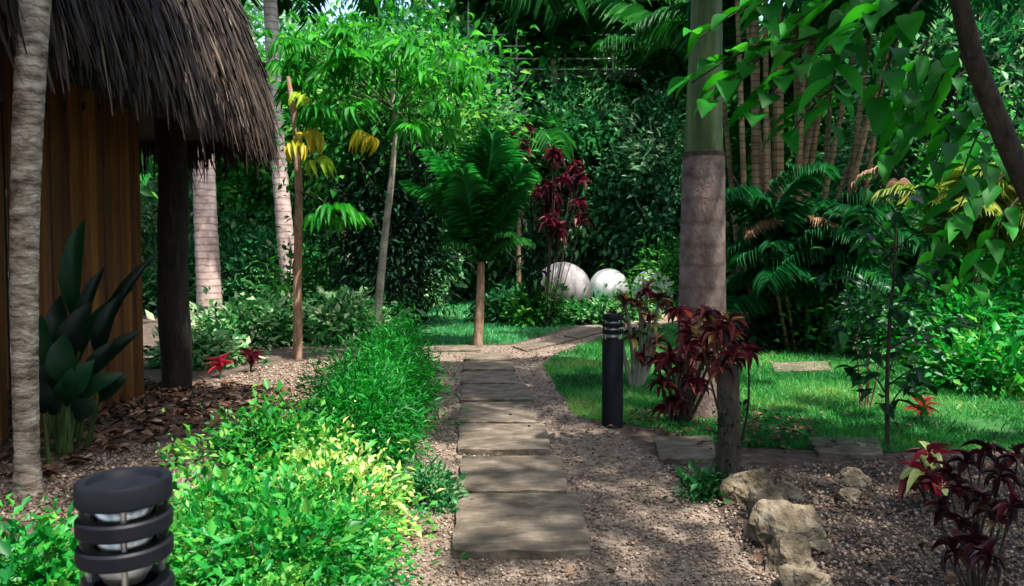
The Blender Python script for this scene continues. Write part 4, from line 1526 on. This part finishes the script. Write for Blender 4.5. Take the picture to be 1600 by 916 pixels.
# ================================================================== THE FOREST BEHIND
def tree_proto(name, label, h, cr, leafs, leaf, mat, bark, clumps=60, spread=.13, tpl=T_DIAMOND, group=None):
    t_ = thing(name, label, 'tree', (0, 0, 0), 0, group)
    b_ = MB()
    tube(b_, bent((0, 0, -.3), (random.uniform(-.3, .3), random.uniform(-.3, .3), h * .85), (random.uniform(-.3, .3), 0, 0), 9), taper(.028 * h, .008 * h, 9), 9, wob=.06)
    for k in range(12):
        a = k * 2.4
        z0 = h * (.35 + .04 * k)
        tube(b_, bent((0, 0, z0), (cr[0] * .75 * math.cos(a), cr[1] * .75 * math.sin(a), z0 + h * .16), (0, 0, -.05 * h), 5), taper(.010 * h, .003 * h, 5), 6)
    b_.build('trunk', bark, t_, True)
    b_ = MB()
    leaf_cloud(b_, leafs, (0, 0, h - cr[2] * .9), cr, leaf, leaf * .5, tpl, clumps, spread, shell=.35)
    b_.build('crown', mat, t_)
    return t_


protos = [
    (tree_proto('forest_tree', '', 9, (3.0, 3.0, 4.0), 9500, .30, 'forest_a', 'bark_dark', 110), 'dark green forest tree with dense fine foliage behind the garden'),
    (tree_proto('forest_tree', '', 10, (3.2, 3.0, 4.4), 5200, .46, 'forest_b', 'bark_grey', 100, tpl=T_LEAF), 'mid green forest tree with leafy crown behind the garden'),
    (tree_proto('forest_tree', '', 9, (2.8, 2.8, 4.2), 8000, .34, 'forest_c', 'bark_grey', 100), 'pale grey green forest tree with glinting leaves behind the garden'),
]
used = [False] * 3


def place(k, x, y, s, z=0, lab=None):
    root, base_lab = protos[k]
    lab = lab or base_lab
    sc = (s * random.uniform(.9, 1.1), s * random.uniform(.9, 1.1), s)
    grp = 'forest trees closing the view'
    if not used[k]:
        used[k] = True
        root.location = (x, y, z)
        root.rotation_euler = (0, 0, random.uniform(0, 6.28))
        root.scale = sc
        root['label'] = lab
        root['group'] = grp
        return root
    return copy_tree(root, (x, y, z), random.uniform(0, 6.28), lab, grp, sc)


rows = [
    (24.5, [-14, -9.5, -5.5, -2.2, 4.4, 8.0, 12.0, 16], (.62, .85)),
    (29, [-19, -14.5, -10.5, -6.5, -3.2, .8, 5.4, 9, 13, 17.5, 22], (.85, 1.15)),
    (35, [-25, -19, -14, -9, -4.5, 0, 4.5, 9, 14, 19, 25], (1.0, 1.35)),
    (43, [-33, -26, -20, -14, -8, -2, 4, 10, 16, 22, 29], (1.45, 1.8)),
]
kk = 0
ORD = ['first', 'second', 'third', 'fourth', 'fifth', 'sixth', 'seventh', 'eighth', 'ninth', 'tenth', 'eleventh', 'twelfth', 'thirteenth', 'fourteenth', 'fifteenth', 'sixteenth', 'seventeenth']
ROWN = ['low front row', 'second row', 'tall third row', 'farthest tallest row']
LOOK = ['dark green fine leaved', 'mid green broad leaved', 'pale green glinting']
for ri, (d, xs, (s0, s1)) in enumerate(rows):
    for xi, x in enumerate(xs):
        zz = (max(d - 30, 0) / 20) ** 1.3 * 1.6
        k3 = (kk * 7 + int(abs(x))) % 3
        place(k3, x + random.uniform(-.8, .8), d + random.uniform(-1.3, 1.3), random.uniform(s0, s1), zz * .8,
              '%s forest tree, %s from the left in the %s' % (LOOK[k3], ORD[xi], ROWN[ri]))
        kk += 1
for (k, x, y, s, lab) in ((2, -1.2, 25.6, .93, 'tall pale green tree left of the raised lodge'), (0, 2.2, 25.8, .81, 'tall dark fine leaved tree in front of the raised lodge'), (2, .9, 26.2, .60, 'young pale green tree in the forest gap behind the slender palm'), (1, 2.9, 27.4, .62, 'young broad leaved tree in the forest gap above the spheres'),
                          (1, -7.4, 22.5, .5, 'young broad leaved tree between the two pale palms'), (2, -10.8, 19.5, .5, 'young pale green tree behind the hut corner')):
    place(k, x, y, s, 0, lab)
# sides of the garden, and unseen trees added right and behind to cast shade
for (k, x, y, s, lab) in ((1, -9.5, 13.5, .8, 'green forest tree seen left behind the hut roof'), (0, -12, 9, 1.0, 'forest tree beyond the hut, hidden by its roof'), (0, 9.2, 15.5, .8, 'dark forest tree behind the palm clump'),
                          (2, 11.5, 11, .85, 'pale green forest tree at the far right behind the yellow palm'), (1, 11.5, 8.5, .8, 'mid green tree right of the garden beyond the lawn'),
                          (0, 7.4, 1.2, .85, 'unseen tree added for shade beyond the right picture edge'), (1, 6.3, -4.0, .95, 'unseen tree added for shade behind the viewpoint on the right side'), (0, -5, -5.5, 1.0, 'unseen tree added for shade behind the viewpoint on the left side'),
                          (2, 1.0, -8.5, 1.0, 'unseen tree added for shade behind the viewpoint in line with the path')):
    place(k, x, y, s, 0, lab)

# understorey wall
und_protos = []
for mt in ('forest_a', 'forest_b', 'undergrowth'):
    und_protos.append(shrub('understorey_bush', 'bushy understorey plant in the hedge wall behind the far lawn', (0, 40, 0), 1.7, 1.4, 2.6, 3600, .24, .12, mt, 50, .22, group='understorey bushes behind the lawn'))
first = [True] * 3
xs = np.linspace(-16, 17, 17)
for i, x in enumerate(xs):
    k = i % 3
    loc = (x + random.uniform(-.5, .5), 26.5 + random.uniform(-2.0, 1.0) + (2.5 if -1 < x < 6 else 0), 0)
    s = random.uniform(.95, 1.5)
    ulab = ('dark green', 'bright green', 'pale flecked')[k] + ' understorey bush behind the far lawn, %s from the left' % ORD[i]
    if first[k]:
        und_protos[k]['label'] = ulab
        first[k] = False
        und_protos[k].location = loc
        und_protos[k].scale = (s, s, s)
    else:
        copy_tree(und_protos[k], loc, random.uniform(0, 6.28), ulab, None, s)
for (k, x, y, s, lab) in ((0, 7.5, 17.5, .9, 'bushy plant behind the palm clump, left part'), (1, 10, 14.5, .9, 'bushy plant behind the yellow palm'), (1, 4.6, 20.5, .7, 'bright bush behind the white stone spheres'),
                          (2, -8.6, 20.5, .9, 'pale flecked bush behind the hut'), (1, -5.6, 19.6, .6, 'bright bush right of the leaning pale palm'), (2, -3.0, 20.0, .55, 'pale flecked bush behind the dark tree'), (0, -6.5, 20.5, .9, 'dark bush left of the far lawn')):
    copy_tree(und_protos[k], (x, y, 0), random.uniform(0, 6.28), lab, 'bushes at the sides of the far lawn', s)

# palms in the forest edge
fp = thing('forest_palm', 'palm with arching fronds in the forest edge above the white spheres', 'palm tree', (P(948, 300, 21).x + .4, 25.5, 0), 0, 'palms of the forest edge')
b = MB()
tube(b, bent((0, 0, -.05), (.1, 0, 4.0), (.1, 0, 0), 12), taper(.09, .06, 12), 10)
b.build('trunk', 'bark_brown', fp, True)
add_fronds(fp, FROND_MID + FROND_BIG[:1], (.1, 0, 4.0), 14, (-10, 30), scale=(1.0, 1.4))
for (x, y, s, lab) in ((-4.6, 21, 1.15, 'forest edge palm behind the dark tree'), (-8.8, 20.5, 1.2, 'forest edge palm left, above the pale palms'), (.2, 23.5, 1.0, 'forest edge palm behind the slender palm'),
                       (6.8, 20, 1.3, 'forest edge palm just left of the palm clump'), (9.8, 18.5, 1.4, 'forest edge palm above the yellow palm'), (1.3, 26.9, 2.15, 'very tall forest palm in front of the raised lodge'), (5.4, 25.0, 1.6, 'tallest forest edge palm left of the palm clump')):
    copy_tree(fp, (x, y, 0), random.uniform(0, 6.28), lab, None, s)

# ------------------------------------------------------------------ lodges half hidden in the trees
def lodge(name, label, loc, rz, w=6.0, z0=6.7):
    t_ = thing(name, label, 'building', loc, rz)
    b_ = MB()
    box(b_, (0, 2.2, z0 + 1.4), (w, 3.0, 2.8))
    b_.build('wall', 'cabin_wall', t_)
    b_ = MB()
    box(b_, (0, 1.2, z0 - .12), (w + .4, 5.0, .2))
    b_.build('deck', 'cabin_wall', t_)
    for x_ in (-w / 2, 0, w / 2):
        b_ = MB()
        tube(b_, [(x_, -1.1, -.3), (x_, -1.1, z0 - .2)], .12, 8)
        b_.build('stilt', 'bark_dark', t_)
        b_ = MB()
        tube(b_, [(x_, 2.6, -.3), (x_, 2.6, z0 - .2)], .12, 8)
        b_.build('stilt', 'bark_dark', t_)
    for zz in (.12, .5, .95, 1.35):
        b_ = MB()
        box(b_, (0, -1.22, z0 + zz), (w, .04, .045))
        b_.build('rail', 'white_paint', t_)
    for x_ in np.linspace(-w / 2, w / 2, 5):
        b_ = MB()
        box(b_, (x_, -1.15, z0 + 1.3), (.07, .07, 2.6))
        b_.build('railing_post', 'white_paint', t_)
    for x_ in (-w * .25, w * .25):
        b_ = MB()
        box(b_, (x_, .69, z0 + 1.4), (1.3, .06, 1.2))
        wf = b_.build('window', 'white_paint', t_)
        b_ = MB()
        box(b_, (x_, .655, z0 + 1.4), (1.1, .02, 1.0))
        b_.build('pane', 'window_glass', wf)
    b_ = MB()
    V_ = [(-w / 2 - .5, -1.8, z0 + 2.7), (w / 2 + .5, -1.8, z0 + 2.7), (w / 2 + .5, 4.2, z0 + 2.7), (-w / 2 - .5, 4.2, z0 + 2.7), (-w / 2 + .6, 1.2, z0 + 4.4), (w / 2 - .6, 1.2, z0 + 4.4)]
    b_.add(V_, [(0, 1, 5, 4), (2, 3, 4, 5), (3, 2, 1, 0)])
    b_.add(V_, [(1, 2, 5), (3, 0, 4)])
    b_.build('roof', 'thatch_core', t_)
    return t_


lodge('stilt_lodge', 'raised lodge with pale railings half hidden behind the forest palms', (P(880, 100, 28).x, 28.2, 0), 0, 7.0, 8.2)
lodge('stilt_lodge', 'pale building piece glimpsed between leaves at the upper right', (P(1405, 80, 22).x, 22, 0), R(-12), 2.2, 7.0)
